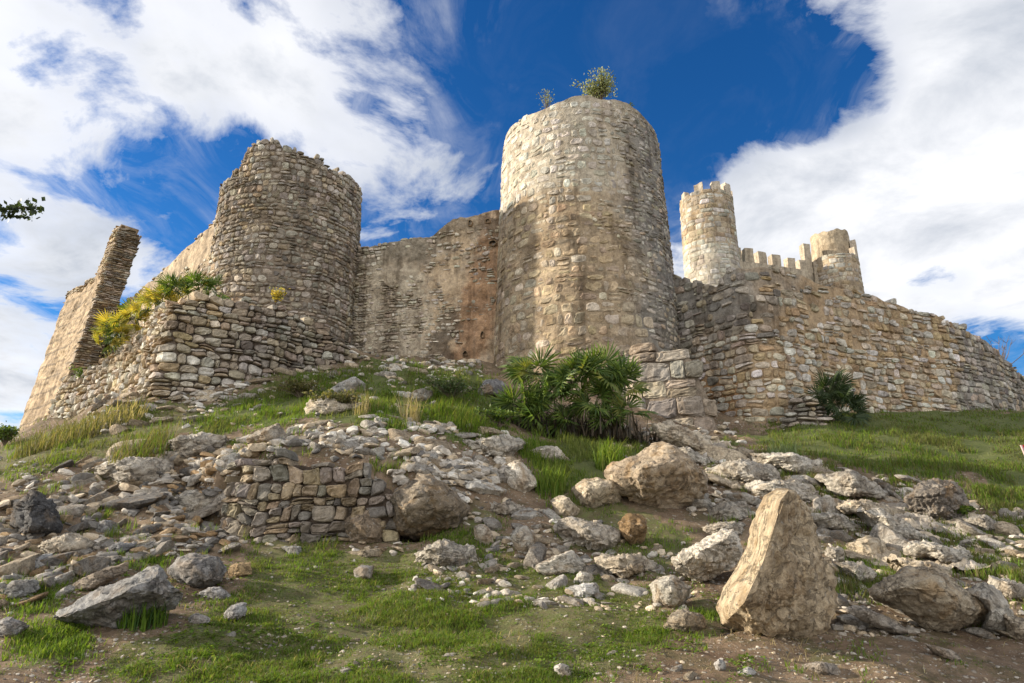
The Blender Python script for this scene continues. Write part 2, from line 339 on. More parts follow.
# ------------------------------------------------------------------ masonry
def stone_cells(U, zlo, zhi, clen, chei, r):
    """courses of uneven stones: rows (u0,u1,z0,z1)"""
    out = []; z = zlo
    while z < zhi:
        h = r.uniform(*chei); u = r.uniform(-clen[1], 0)
        while u < U:
            l = r.uniform(*clen)*(1 if r.rand() > .18 else .55); a = h*r.uniform(-.09, .09); b = h*r.uniform(-.09, .09)
            if r.rand() < .16 and h > chei[0]*1.15:
                k = r.uniform(.4, .6); out += [(u, u+l, z+a, z+h*k), (u, u+l, z+h*k, z+h+b)]
            else: out.append((u, u+l, z+a, z+h+b))
            u += l
        z += h
    return np.array(out)
def lay_stones(bag, S, cells, r, colf, gap=.012, prot=.05, skirt=.2, n=5, rough=.012, warp=.08, pw=(3., 7.), tilt=.25, keep=None, wscale=.8, chop=.42):
    if keep is not None:
        c = cells; cells = cells[keep((c[:, 0]+c[:, 1])/2, (c[:, 2]+c[:, 3])/2)]
    ow_ = getattr(S, '__self__', None)
    if isinstance(ow_, Path):
        cells = cells.copy(); cells[:, 0] = np.maximum(cells[:, 0], r.uniform(-.1, .03, len(cells))); cells[:, 1] = np.minimum(cells[:, 1], ow_.U+r.uniform(-.03, .1, len(cells))); cells = cells[cells[:, 1]-cells[:, 0] > .09]
    m = len(cells)
    if not m: return
    g = np.linspace(-1, 1, n); g = np.sign(g)*np.abs(g)**.5; g = np.concatenate([[-1], g, [1]]); k = n+2
    A, B = np.meshgrid(g, g, indexing='ij'); ring = np.zeros((k, k), bool); ring[0] = ring[-1] = True; ring[:, 0] = ring[:, -1] = True
    A = A.ravel()[None]; B = B.ravel()[None]; ring = ring.ravel()[None]
    u0, u1, z0, z1 = [cells[:, i][:, None] for i in range(4)]
    cu, cz, hu, hz = (u0+u1)/2, (z0+z1)/2, (u1-u0)/2-gap, (z1-z0)/2-gap
    hu = np.maximum(hu, .02); hz = np.maximum(hz, .015)
    p = r.uniform(pw[0], pw[1], (m, 1))
    mx = np.maximum(np.abs(A), np.abs(B)); nr = (np.abs(A)**p+np.abs(B)**p)**(1/p)+1e-9
    s = np.where(mx > 0, mx/nr, 1.)
    ch = r.uniform(-.06, chop, (m, 4))*r.choice([.25, 1], (m, 4)); qd = (A > 0)*2+(B > 0)
    s = s*(1-np.take_along_axis(ch, np.broadcast_to(qd, (m, qd.shape[1])), 1)*np.clip(np.abs(A*B), 0, 1)**1.3)
    a = A*s; b = B*s
    sk1 = r.uniform(-.22, .22, (m, 1)); sk2 = r.uniform(-.16, .16, (m, 1)); sh = r.uniform(-.12, .12, (m, 1))
    uu = cu+hu*(a*(1+sk1*b*.5)+sh*b); zz = cz+hz*(b*(1+sk2*a)+r.uniform(-.1, .1, (m, 1))*a)
    hgt = (1-np.clip(np.abs(A), 0, 1)**6)*(1-np.clip(np.abs(B), 0, 1)**6)
    pr = prot*r.uniform(.35, 1.5, (m, 1))
    d = pr*(.25+.75*hgt**.6)+pr*tilt*(r.uniform(-1, 1, (m, 1))*a+r.uniform(-1, 1, (m, 1))*b)
    q = np.stack([uu, zz, 0*uu+7.7], -1)
    d = d+rough*(vnoise(q*9)*1.+vnoise(q*22)*.7)
    d = d+rough*.8*vnoise(q*47); d = np.where(ring, -skirt, d)
    wu = warp*fbm(q*wscale, 2); wz = warp*fbm(q*wscale+31.7, 2); wu = wu+.35*warp*vnoise(q*3.1+5); wz = wz+.35*warp*vnoise(q*3.1+77)
    P, Nn = S(uu+wu, zz+wz)
    V = P+Nn*d[..., None]
    c = colf(P[:, k*k//2], r, m)                        # one colour per stone
    C = np.repeat(c[:, None], k*k, 1)
    Q = grid_faces(k, k); Q = (Q[None]+np.arange(m)[:, None, None]*k*k).reshape(-1, 4)
    bag.add(V, Q, None, C)
def palette(r, m, cols, jit=.25):
    cols = np.asarray(cols); c = cols[r.randint(0, len(cols), m)]
    return c*(1+r.uniform(-jit, jit, (m, 1)))*(1+r.uniform(-.04, .04, (m, 3)))
TAN = [(.46, .365, .245), (.4, .295, .18), (.52, .435, .32), (.34, .265, .18), (.47, .36, .215)]
GREY = [(.38, .335, .27), (.3, .265, .215), (.46, .41, .34), (.23, .2, .165), (.38, .31, .22)]
PALE = [(.55, .5, .41), (.5, .44, .34), (.6, .55, .46), (.46, .41, .33)]
WARM = [(.45, .35, .23), (.5, .42, .31), (.38, .27, .15), (.42, .34, .25), (.52, .47, .38)]

class Path:
    def __init__(s, pts, batter=0., sub=1, flip=1.):
        """pts: (x,y,ztop,zbase)"""
        p = np.array(pts, float)
        if sub > 1:                                      # Catmull-Rom
            q = np.concatenate([2*p[:1]-p[1:2], p, 2*p[-1:]-p[-2:-1]]); o = []
            for i in range(1, len(q)-2):
                for t in np.linspace(0, 1, sub, endpoint=False):
                    a, b, c, d = q[i-1:i+3]; o.append(.5*(2*b+(c-a)*t+(2*a-5*b+4*c-d)*t*t+(3*b-a-3*c+d)*t**3))
            o.append(q[-2]); p = np.array(o)
        s.p = p; s.u = np.concatenate([[0], np.cumsum(np.linalg.norm(np.diff(p[:, :2], axis=0), axis=1))]); s.U = s.u[-1]; s.b = batter; s.flip = flip; s.sh = np.zeros(3)
    def xy(s, u): return np.interp(u, s.u, s.p[:, 0]), np.interp(u, s.u, s.p[:, 1])
    def top(s, u): return np.interp(u, s.u, s.p[:, 2])
    def base(s, u): return np.interp(u, s.u, s.p[:, 3])
    def nrm(s, u):
        e = .12; x0, y0 = s.xy(np.clip(u-e, 0, s.U)); x1, y1 = s.xy(np.clip(u+e, 0, s.U)); dx, dy = x1-x0, y1-y0; l = np.hypot(dx, dy)+1e-9
        return np.stack([dy/l, -dx/l, 0*l], -1)*s.flip    # path runs left to right: faces the camera
    def S(s, u, z):
        u = np.asarray(u, float); ue = np.clip(u, 0, s.U); n = s.nrm(ue); x, y = s.xy(ue)
        t = np.stack([-n[..., 1], n[..., 0], 0*ue], -1)*s.flip
        P = np.stack([x, y, z], -1)+t*(u-ue)[..., None]+n*(s.b*(s.top(ue)-z))[..., None]+s.sh*(s.top(ue)-z)[..., None]
        return P, n
def wall_core(bag, path, thick, du, dz, colf, off=0., lump=.05, lsc=1.2, topj=.1, drop=0., sink=.6, seed=0.):
    u = np.linspace(0, path.U, max(3, int(path.U/du)+1)); hmax = (path.top(u)-path.base(u)).max()+sink; nz = max(3, int(hmax/dz)+1)
    zt = path.top(u)-drop+topj*fbm(np.stack([u*1.7, 0*u+seed, 0*u], -1), 4); zb = path.base(u)-sink
    t = np.linspace(0, 1, nz); z = zb[:, None]+(zt-zb)[:, None]*t[None]; uu = np.repeat(u[:, None], nz, 1)
    P, n = path.S(uu, z)
    P = P+n*(off+lump*fbm(P*lsc+seed, 5))[..., None]
    Bk = P-n*thick; Bk[:, :, 2] = z
    nu = len(u); V = np.concatenate([P.reshape(-1, 3), Bk.reshape(-1, 3)]); k = nu*nz
    F = [grid_faces(nu, nz), grid_faces(nu, nz, off=k)[:, ::-1]]
    i = np.arange(nu-1); F.append(np.stack([i*nz+nz-1, (i+1)*nz+nz-1, k+(i+1)*nz+nz-1, k+i*nz+nz-1], -1))
    j = np.arange(nz-1); F.append(np.stack([j+1, j, k+j, k+j+1], -1)); e = (nu-1)*nz; F.append(np.stack([e+j, e+j+1, k+e+j+1, k+e+j], -1))
    C = colf(V)
    bag.add(V, np.concatenate(F), None, C)
class Drum:
    def __init__(s, c, r0, r1, z0, z1, a0=-2.2, a1=2.2):
        s.c = c; s.r0, s.r1, s.z0, s.z1 = r0, r1, z0, z1; s.a0 = a0; s.a1 = a1; s.R = r0; s.U = (a1-a0)*r0
        s.face = math.atan2(c[0], c[1])                    # angle 0 looks towards the camera side (-Y)
    def ang(s, u): return s.a0+u/s.R
    def S(s, u, z):
        th = s.ang(np.asarray(u, float)); r = s.r0+(s.r1-s.r0)*(z-s.z0)/(s.z1-s.z0)+.05*fbm(np.stack([np.cos(th)*1.6, np.sin(th)*1.6, z*.3], -1), 3)
        n = np.stack([np.sin(th), -np.cos(th), 0*th], -1)
        return np.stack([s.c[0]+r*np.sin(th), s.c[1]-r*np.cos(th), z+0*th], -1), n
def drum_core(bag, D, topf, zb, colf, nu=200, dz=.08, off=0., lump=.03, lsc=1.5, wall=.8):
    th = np.linspace(-PI, PI, nu, endpoint=False); zt = topf(th); nz = int((zt.max()-zb)/dz)+2; t = np.linspace(0, 1, nz)
    z = zb+(zt-zb)[:, None]*t[None]; u = np.repeat(((th-D.a0)*D.R)[:, None], nz, 1)
    P, n = D.S(u, z); P = P+n*(off+lump*fbm(P*lsc, 5))[..., None]
    inn = P[:, -1]-n[:, -1]*wall; inn2 = inn.copy(); inn2[:, 2] = zt.min()-.6
    cen = np.array([[D.c[0], D.c[1], zt.min()-.6]])
    V = np.concatenate([P.reshape(-1, 3), inn, inn2, cen]); k = nu*nz; i = np.arange(nu); i2 = (i+1) % nu
    F = [grid_faces(nu, nz, True), np.stack([i*nz+nz-1, i2*nz+nz-1, k+i2, k+i], -1), np.stack([k+i, k+i2, k+nu+i2, k+nu+i], -1)]
    T = np.stack([k+nu+i, k+nu+i2, 0*i+k+2*nu], -1)
    bag.add(V, np.concatenate(F), T, colf(V))
def pts_px(lst):
    o = []
    for px, yt, yb, Y in lst:
        t = W(px, yt, Y); b = W(px, yb, Y); o.append((t[0], t[1], t[2], b[2]))
    return o

# ---- the big round tower
c2 = (2.8, 24.3)
zT2 = W(585, 139, 24.3)[2]-.2; zB2 = W(585, 395, 21)[2]-1.2
D2 = Drum(c2, 3.58, 3.14, zB2, zT2)
t2 = empty('round_tower', 'tall round stone tower nearest the camera, with shrubs growing on its rim', 'tower', (c2[0], c2[1], zB2))
top2f = lambda th: zT2-.12+.42*fbm(np.stack([np.cos(th)*2, np.sin(th)*2, 0*th], -1), 4)-.5*sstep(.5, 1.4, th)*.6
def core2(V):
    n = fbm(V*.7, 4)[:, None]; n2 = fbm(V*3, 3)[:, None]
    c = np.array([.36, .27, .17])*(1+.25*n+.3*n2)
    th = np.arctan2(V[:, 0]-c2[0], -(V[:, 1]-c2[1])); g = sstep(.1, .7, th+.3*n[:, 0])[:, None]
    up = sstep(zT2-3.9, zT2-3.3, V[:, 2]+.8*n[:, 0])[:, None]*(1-g)  # upper left paler: lighter masonry, with sunlight also painted into the colour
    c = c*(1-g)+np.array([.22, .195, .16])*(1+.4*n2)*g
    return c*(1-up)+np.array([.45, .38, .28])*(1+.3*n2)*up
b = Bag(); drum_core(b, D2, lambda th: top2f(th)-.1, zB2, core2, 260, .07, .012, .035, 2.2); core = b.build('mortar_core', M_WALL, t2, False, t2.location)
def col2(P, r, m):
    th = np.arctan2(P[:, 0]-c2[0], -(P[:, 1]-c2[1])); n = fbm(P*.7, 4)
    a = palette(r, m, TAN); g = palette(r, m, GREY); p = palette(r, m, PALE, .12)
    wg = (sstep(.05, .6, th+.35*n+.25*(r.rand(m)-.5)))[:, None]; up = sstep(zT2-4.2, zT2-3.5, P[:, 2]+.9*n)[:, None]  # pale stones near the top, partly standing in for the sunlit zone
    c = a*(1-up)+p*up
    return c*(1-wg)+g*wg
r = RS(21); b = Bag()
def side2(u, z):                                             # where the neat blocks give way to rubble
    th = D2.ang(u); return th+.45*fbm(np.stack([u*.5, z*.5, 0*u+3], -1), 3)+.05*(z-zT2+8)*.3
cells = stone_cells(D2.U, zB2, zT2+.3, (.3, .68), (.25, .42), r)
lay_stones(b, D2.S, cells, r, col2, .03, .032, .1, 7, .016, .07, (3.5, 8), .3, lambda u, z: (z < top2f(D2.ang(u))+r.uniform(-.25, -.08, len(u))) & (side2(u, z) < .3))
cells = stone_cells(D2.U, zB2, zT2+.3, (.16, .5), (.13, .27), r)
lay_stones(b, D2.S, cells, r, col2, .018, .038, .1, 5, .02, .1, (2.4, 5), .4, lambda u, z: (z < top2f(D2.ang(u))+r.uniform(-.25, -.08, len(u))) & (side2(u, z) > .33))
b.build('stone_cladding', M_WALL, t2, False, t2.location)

# ---- the broken tower on the left
c1 = (-9.45, 26.)
zT1 = W(290, 176, 26)[2]-.42; zB1 = 6.
D1 = Drum(c1, 2.98, 2.82, zB1, zT1)
t1 = empty('broken_tower', 'half-round rubble tower with a jagged broken top left of the tall round tower', 'tower', (c1[0], c1[1], zB1))
_ta = np.array([-PI, -1.6, -1.2, -.8, -.5, -.42, -.1, .1, .3, .36, .7, .76, 1.1, 1.16, 1.5, PI]); _tz = np.array([-1., -1.05, -.95, -.8, -.6, .4, .42, .3, .25, -.02, .0, -.2, -.15, .02, .0, -.6])
top1f = lambda th: zT1+np.interp(th, _ta, _tz)+.12*vnoise(np.stack([th*5, 0*th, 0*th], -1))
def core1(V):
    n = fbm(V*.8, 4)[:, None]; return np.array([.2, .155, .11])*(1+.35*n+.25*fbm(V*4, 3)[:, None])
b = Bag(); drum_core(b, D1, lambda th: top1f(th)-.22, zB1, core1, 220, .08, -.01, .05, 2.); b.build('mortar_core', M_WALL, t1, False, t1.location)
def col1(P, r, m):
    n = fbm(P*.6+5, 4); th = np.arctan2(P[:, 0]-c1[0], -(P[:, 1]-c1[1]))
    a = palette(r, m, TAN+GREY[:3]); g = palette(r, m, GREY+[(.3, .25, .19)]); w = sstep(-.5, .5, th*.7+n)[:, None]
    dk = (1-.35*sstep(.1, .5, fbm(P*.45+11, 3)+.15))[:, None]
    return (a*(1-w)+g*w)*dk
r = RS(22); b = Bag()
cells = stone_cells(D1.U, zB1, zT1+.6, (.16, .42), (.13, .29), r)
lay_stones(b, D1.S, cells, r, col1, .013, .048, .3, 5, .026, .09, (2.6, 6), .4, lambda u, z: z < top1f(D1.ang(u))+r.uniform(-.12, .08, len(u)))
b.build('stone_cladding', M_WALL, t1, False, t1.location)

# ---- plastered curtain wall between the two towers
cw = Path(pts_px([(335, 262, 352, 26.2), (352, 250, 352, 26.1), (395, 243, 354, 25.7), (430, 236, 356, 25.4), (440, 228, 357, 25.3), (452, 220, 358, 25.2), (475, 214, 360, 25), (497, 210, 362, 24.8), (530, 207, 362, 24.7)]))
w12 = empty('curtain_wall', 'ochre rammed earth curtain wall joining the two towers', 'wall', (-4, 25.5, 6))
def blob(V, px, py, rx, ry, a=0.):
    q = proj(V); dx, dy = q[:, 0]-px, q[:, 1]-py; ca, sa = math.cos(a), math.sin(a)
    return np.exp(-(((dx*ca+dy*sa)/rx)**2+((-dx*sa+dy*ca)/ry)**2))
def core12(V):
    n = fbm(V*.9, 5); n2 = fbm(V*4, 4); u = np.stack([n2]*3, -1); n = n+.35*fbm(V*6, 4)
    c = np.array([.47, .39, .28])*(1+.3*u)
    X = V[:, 0]; Z = V[:, 2]
    xl = sstep(-3.5, -3.1, X+1.2*n)[:, None]
    c = c*(1-xl)+np.array([.52, .39, .25])*(1+.3*u)*xl                           # rammed earth
    fl = (sstep(.05, .12, fbm(V*np.array([1.1, 1.1, 2.2])+3, 5)))[:, None]*xl
    c = c*(1-fl)+np.array([.43, .335, .23])*(1+.3*u)*fl
    red = sstep(.3, .85, np.exp(-((X+1.7-.25*(Z-9))/.95)**2)*(1+1.3*n))[:, None]
    c = c*(1-.7*red)+np.array([.42, .225, .11])*(1+.4*u)*.62*red
    dk = sstep(.35, .7, np.exp(-((X+2.75-.22*(Z-8.5))/.6)**2-((Z-8.6)/1.6)**2)*(1+1.8*n)*1.2)[:, None]
    c = c*(1-.75*dk)+np.array([.11, .085, .06])*.75*dk
    drip = sstep(.1, .3, fbm(V*np.array([2.6, 2.6, .35])+8, 4))[:, None]*.4
    c = c*(1-drip)+np.array([.17, .13, .09])*drip
    tp = np.clip(sstep(-1.4, -.7, Z-cw.top(np.interp(X, cw.p[:, 0], cw.u))+.8*n), 0, 1)[:, None]*.6
    return c*(1-tp)+np.array([.16, .135, .1])*(1+.4*u)*tp
b = Bag(); wall_core(b, cw, 1.3, .05, .05, core12, 0, .13, 1.6, .16, 0, 1.2, 3.); b.build('rammed_earth_core', M_WALL, w12, False, w12.location)
def col12(P, r, m): return palette(r, m, [(.5, .43, .33), (.43, .36, .26), (.56, .5, .4)])
r = RS(23); b = Bag()
cells = stone_cells(cw.U, 5, 13.5, (.14, .38), (.09, .2), r)
def keep12(u, z):
    x, y = cw.xy(u); n = fbm(np.stack([x, z, 0*x], -1)*.8, 3)
    low = (x < -2.9+.9*n+(z-8)*.1) & (z < cw.top(u)-2.1+n) & (r.rand(len(u)) < .8)
    top = (z > cw.top(u)-.45-.4*n) & (z < cw.top(u)+.08) & (r.rand(len(u)) < .75)
    lft = (x < -5.2+.6*n) & (z < cw.top(u)-.1) & (r.rand(len(u)) < .75)
    pat = (fbm(np.stack([x, z, 0*x+4], -1)*.9, 3) > .12) & (r.rand(len(u)) < .6) & (z < cw.top(u)-.2)
    return low | top | lft | pat
lay_stones(b, cw.S, cells, r, col12, .014, .05, .2, 5, .012, .08, (2.4, 5), .4, keep12)
b.build('stone_cladding', M_WALL, w12, False, w12.location)
# putlog holes: small dark recessed sockets
M_HOLE = stone_mat('socket_shadowed_earth', 2., .5, 0.)
def socket(parent, path, px, py, w, h):
    us = np.linspace(0, path.U, 400); x, y = path.xy(us); q = proj(np.stack([x, y, 0*x+W(px, py, 25)[2]], -1))[:, 0]; u = us[np.argmin(np.abs(q-px))]
    x, y = path.xy(u); z = CAMZ+ (W(px, py, y)[2]-CAMZ)
    bg = Bag(); k = 10; a = np.arange(k)*2*PI/k; rr = 1+.25*RS(int(px)).uniform(-1, 1, k)
    P0, n0 = path.S(u+np.cos(a)*w*rr, z+np.sin(a)*h*rr)
    ring = [P0+n0*.13, P0*.0+P0+n0*.10]; inner, ni = path.S(u+np.cos(a)*w*rr*.7, z+np.sin(a)*h*rr*.7)
    V = np.concatenate([P0+n0*.02, P0+n0*.13, inner+ni*.12, inner-ni*.02, (inner.mean(0)-ni[0]*.02)[None]])
    i = np.arange(k); j = (i+1) % k; F = np.concatenate([np.stack([o*k+i, o*k+j, (o+1)*k+j, (o+1)*k+i], -1) for o in range(3)]); T = np.stack([3*k+i, 3*k+j, 0*i+4*k], -1)
    C = np.concatenate([np.tile([.33, .22, .12], (2*k, 1)), np.tile([.06, .045, .03], (2*k+1, 1))])
    bg.add(V, F, T, C); bg.build('putlog_socket', M_HOLE, parent, False, parent.location)
for px, py, w_, h_ in ((471, 224, .1, .13), (488, 222, .12, .12), (493, 244, .15, .13), (483, 336, .08, .16), (466, 354, .1, .1)): socket(w12, cw, px, py, w_, h_)

# ---- long pale wall running back from the broken tower
lw = Path(pts_px([(80, 330, 360, 36.5), (118, 306, 350, 33), (135, 296, 350, 32), (160, 273, 350, 29.8), (185, 250, 350, 27.9), (205, 231, 350, 26.6), (232, 205, 350, 25.4)]))
wl = empty('plastered_wall', 'long tan plastered wall receding left behind the broken tower', 'wall', (-14, 29, 6))
def corel(V):
    n = fbm(V*.8, 5)[:, None]; n2 = fbm(V*5, 3)[:, None]; band = .1*np.sin(V[:, 2:3]*7+2*n)
    return np.array([.4, .3, .19])*(1+.3*n+.35*n2+band)
b = Bag(); wall_core(b, lw, 1.2, .08, .07, corel, 0, .06, 1.5, .1, 0, .3, 8.); b.build('plaster_core', M_WALL, wl, False, wl.location)
r = RS(24); b = Bag(); cells = stone_cells(lw.U, 5, 15, (.18, .45), (.12, .22), r)
lay_stones(b, lw.S, cells, r, lambda P, r, m: palette(r, m, TAN+PALE[:2]), .015, .04, .2, 5, .012, .08, (2.5, 5), .4,
           lambda u, z: (((z < lw.top(u)-1.5+1.2*fbm(np.stack([u, z, 0*u], -1)*.6, 3)-.25*(lw.U-u)*.2) & (r.rand(len(u)) < .7)) | ((z > lw.top(u)-.15) & (z < lw.top(u)+.05) & (r.rand(len(u)) < .7))) & (z > lw.base(u)-.5))
b.build('stone_cladding', M_WALL, wl, False, wl.location)

# ---- ruined end bastion at the far left
bl = Path(pts_px([(66, 300, 440, 37.2), (68, 292, 440, 37), (80, 286, 438, 35.8), (84, 287, 438, 35.4), (86, 281, 437, 35.2), (97, 276, 436, 34.1), (99, 268, 436, 33.9), (105, 256, 435, 33.4), (110, 243, 435, 32.9), (113, 232, 434, 32.6), (121, 224, 433, 32.)]), .13)
pe = W(121, 224, 32.); pr_ = W(142, 232, 32.7)
bs = empty('ruined_bastion', 'tall tan fragment of rammed earth bastion with stepped broken top at far left', 'wall', (float(pe[0]), 32, 5))
def coreb(V):
    n = fbm(V*.8, 4)[:, None]; n2 = fbm(V*np.array([2, 2, 6]), 4)[:, None]; z = V[:, 2:3]+.08*n
    lift = np.abs(((z*1.25+.12*fbm(V*.9+3, 3)[:, None]) % 1)-.5); groove = (lift > .43)*1.
    lay = fbm(V*np.array([.8, .8, 7.]), 4)[:, None]
    return np.array([.42, .3, .175])*(1+.2*n+.3*n2+.45*lay)*(1-.45*groove)
b = Bag(); wall_core(b, bl, .9, .07, .05, coreb, 0, .14, 1.8, .1, 0, .8, 12.); b.build('rammed_earth_core', M_WALL, bs, False, bs.location)
dv = np.array(bl.nrm(bl.U-.05)); endp = Path([(pe[0], pe[1], pe[2], W(121, 433, 32.)[2]), (pr_[0], pr_[1], pr_[2]-.2, W(121, 433, 32.)[2])])
endp.sh = np.array(bl.nrm(np.array([bl.U-.2])))[0]*.13
r = RS(25); b = Bag()
b2 = Bag(); wall_core(b2, endp, .8, .08, .08, lambda V: np.array([.27, .2, .13])*(1+.3*fbm(V*3, 3)[:, None]), -.02, .05, 2, .05, .1, .5, 2.); b2.build('mortar_core', M_WALL, bs, False, bs.location)
cells = stone_cells(endp.U, 5, pe[2]+.3, (.2, .6), (.07, .15), r)
lay_stones(b, endp.S, cells, r, lambda P, r, m: palette(r, m, TAN[1:4]+GREY[:2])*.85, .012, .09, .3, 5, .015, .05, (3, 6), .4, lambda u, z: z < endp.top(u)+r.uniform(-.1, .1, len(u)))
cells = stone_cells(bl.U, 5, pe[2]+.3, (.2, .55), (.08, .15), r)
lay_stones(b, bl.S, cells, r, lambda P, r, m: palette(r, m, TAN), .012, .06, .4, 5, .015, .05, (3, 6), .4,
           lambda u, z: (z < bl.top(u)+r.uniform(-.12, .1, len(u))) & ((z > bl.top(u)-.35) | ((u > bl.U-1.5) & (z > bl.top(u)-3.8*np.clip((u-bl.U+1.5)/1.5, 0, 1)-.5))))
b.build('stone_cladding', M_WALL, bs, False, bs.location)

# ---- dry stone retaining wall with a sharp corner
rw = Path(pts_px(RWP), .1)
rt = empty('retaining_wall', 'sharp-cornered dry stone retaining wall below the broken tower', 'wall', (-7, 18, 4))
b = Bag(); wall_core(b, rw, 1.4, .12, .12, lambda V: np.array([.14, .105, .075])*(1+.4*fbm(V*3, 3)[:, None]), -.06, .06, 1.5, .1, .22, .8, 4.); b.build('rubble_core', M_WALL, rt, False, rt.location)
def colr(P, r, m):
    n = fbm(P*.6, 3); lf = sstep(-7.6, -8.4, P[:, 0])[:, None]
    a = palette(r, m, TAN+PALE[1:]); g = palette(r, m, GREY+[(.33, .27, .2), (.3, .24, .18)])
    return a*lf+g*(1-lf)
r = RS(26); b = Bag(); cells = stone_cells(rw.U, 2.5, 9, (.18, .46), (.12, .28), r)
lay_stones(b, rw.S, cells, r, colr, .01, .075, .35, 7, .03, .09, (3.5, 9), .55, lambda u, z: (z < rw.top(u)+r.uniform(-.12, .06, len(u))) & (z > rw.base(u)-.5))
b.build('stone_cladding', M_WALL, rt, False, rt.location)

# ---- long outer wall on the right
ow = Path(pts_px([(640, 272, 385, 24.6), (664, 275, 398, 23.5), (690, 279, 412, 22.7), (706, 283, 424, 22.1), (717, 286, 428, 21.7), (722, 274, 429, 21.5), (727, 267, 430, 21.3), (738, 264, 431, 21.), (762, 265, 428, 20.9), (790, 267, 420, 21.4), (816, 281, 416, 22.), (860, 290, 413, 22.9), (900, 302, 411, 23.6), (940, 315, 409, 24.3), (968, 329, 409, 25.2), (990, 343, 410, 26.2), (1010, 362, 412, 27.4), (1030, 385, 414, 28.8), (1060, 400, 415, 30.5)]), .035)
wo = empty('outer_wall', 'long coursed rubble wall sloping down to the right of the tall round tower', 'wall', (12, 23, 5))
U0 = ow.u[7]
def coreo(V):
    n = fbm(V*.6, 4); n2 = fbm(V*3.5, 4)[:, None]; q = proj(V)[:, 0]
    c = np.array([.38, .27, .16])*(1+.2*n[:, None]+.3*n2)
    g = np.clip(sstep(930, 985, q+60*n)+sstep(810, 740, q+80*n)*sstep(-3.2, -.8, V[:, 2]-10.+1.2*n), 0, 1)[:, None]
    c = c*(1-g)+np.array([.25, .225, .19])*(1+.35*n2)*g
    rd = (sstep(760, 725, q+30*n)*sstep(6.9, 6.2, V[:, 2]+n))[:, None]
    return c*(1-rd)+np.array([.33, .19, .09])*(1+.3*n2)*rd
b = Bag(); wall_core(b, ow, 1.4, .08, .07, coreo, -.012, .05, 1.4, .18, .12, .8, 6.); b.build('mortar_core', M_WALL, wo, False, wo.location)
def colo(P, r, m):
    n = fbm(P*.6, 4); q = proj(P)[:, 0]; g = np.clip(sstep(930, 985, q+60*n)+sstep(820, 740, q+80*n)*sstep(-3.2, -.8, P[:, 2]-10.+1.2*n), 0, 1)
    g = np.maximum(g, sstep(735, 715, q)*sstep(6., 7.5, P[:, 2]))
    a = palette(r, m, WARM+[(.55, .5, .43)]); gg = palette(r, m, GREY)
    k = (r.rand(m) < g)[:, None]
    return np.where(k, gg, a)
r = RS(27); b = Bag(); cells = stone_cells(ow.U, 2.2, 11.6, (.2, .58), (.16, .35), r)
lay_stones(b, ow.S, cells, r, colo, .016, .05, .3, 7, .022, .09, (3, 8), .4, lambda u, z: (z < ow.top(u)+r.uniform(-.15, .06, len(u))) & ((r.rand(len(u)) < .72) | (u > U0+5.5) | (z < ow.top(u)-2.+fbm(np.stack([u, z, 0*u], -1), 2))) & (z > ow.base(u)-.5))
b.build('stone_cladding', M_WALL, wo, False, wo.location)

# ---- big-block buttress at the foot of the tall tower
bp = Path(pts_px([(622, 349, 420, 20.8), (640, 348, 428, 20.2), (684, 350, 436, 19.7), (692, 356, 438, 19.7), (699, 374, 438, 19.75), (708, 392, 440, 19.8), (713, 412, 440, 19.9), (719, 428, 440, 20.)]), .06)
bt = empty('ruined_buttress', 'stub of large squared blocks at the foot of the tall round tower', 'buttress', (5, 20, 4))
b = Bag(); wall_core(b, bp, 1.5, .1, .1, lambda V: np.array([.22, .17, .12])*(1+.35*fbm(V*3, 3)[:, None]), -.03, .05, 2, .05, .15, .8, 9.); b.build('mortar_core', M_WALL, bt, False, bt.location)
r = RS(28); b = Bag(); cells = stone_cells(bp.U, 3.3, 9, (.6, 1.1), (.42, .66), r)
lay_stones(b, bp.S, cells, r, lambda P, r, m: palette(r, m, [(.37, .3, .22), (.31, .255, .19), (.25, .22, .185), (.35, .28, .19)]), .012, .05, .6, 11, .028, .05, (7, 14), .3, lambda u, z: (z < bp.top(u)+r.uniform(-.1, .1, len(u))) & (z > bp.base(u)-.4), .8, .12)
b.build('stone_cladding', M_WALL, bt, False, bt.location)

# ---- collapsed pile at the foot of the outer wall
cpth = Path(pts_px([(776, 425, 429, 20.3), (788, 408, 429, 20.1), (800, 390, 428, 20.), (814, 397, 428, 20.), (826, 412, 427, 20.1), (838, 424, 427, 20.3)]), .25)
cpl = empty('rubble_buttress', 'small heap of dry stones leaning on the outer wall beside a dark palm', 'stone heap', (9, 21, 4))
b = Bag(); wall_core(b, cpth, 1., .12, .12, lambda V: np.array([.15, .12, .09])+0*V, -.05, .06, 2, .05, .2, .6, 2.); b.build('rubble_core', M_WALL, cpl, False, cpl.location)
r = RS(29); b = Bag(); cells = stone_cells(cpth.U, 3, 7, (.22, .5), (.12, .22), r)
lay_stones(b, cpth.S, cells, r, lambda P, r, m: palette(r, m, GREY+WARM[:2]), .014, .12, .4, 5, .02, .12, (2.5, 5), .5, lambda u, z: (z < cpth.top(u)+r.uniform(-.1, .1, len(u))) & (z > cpth.base(u)-.3))
b.build('stone_cladding', M_WALL, cpl, False, cpl.location)

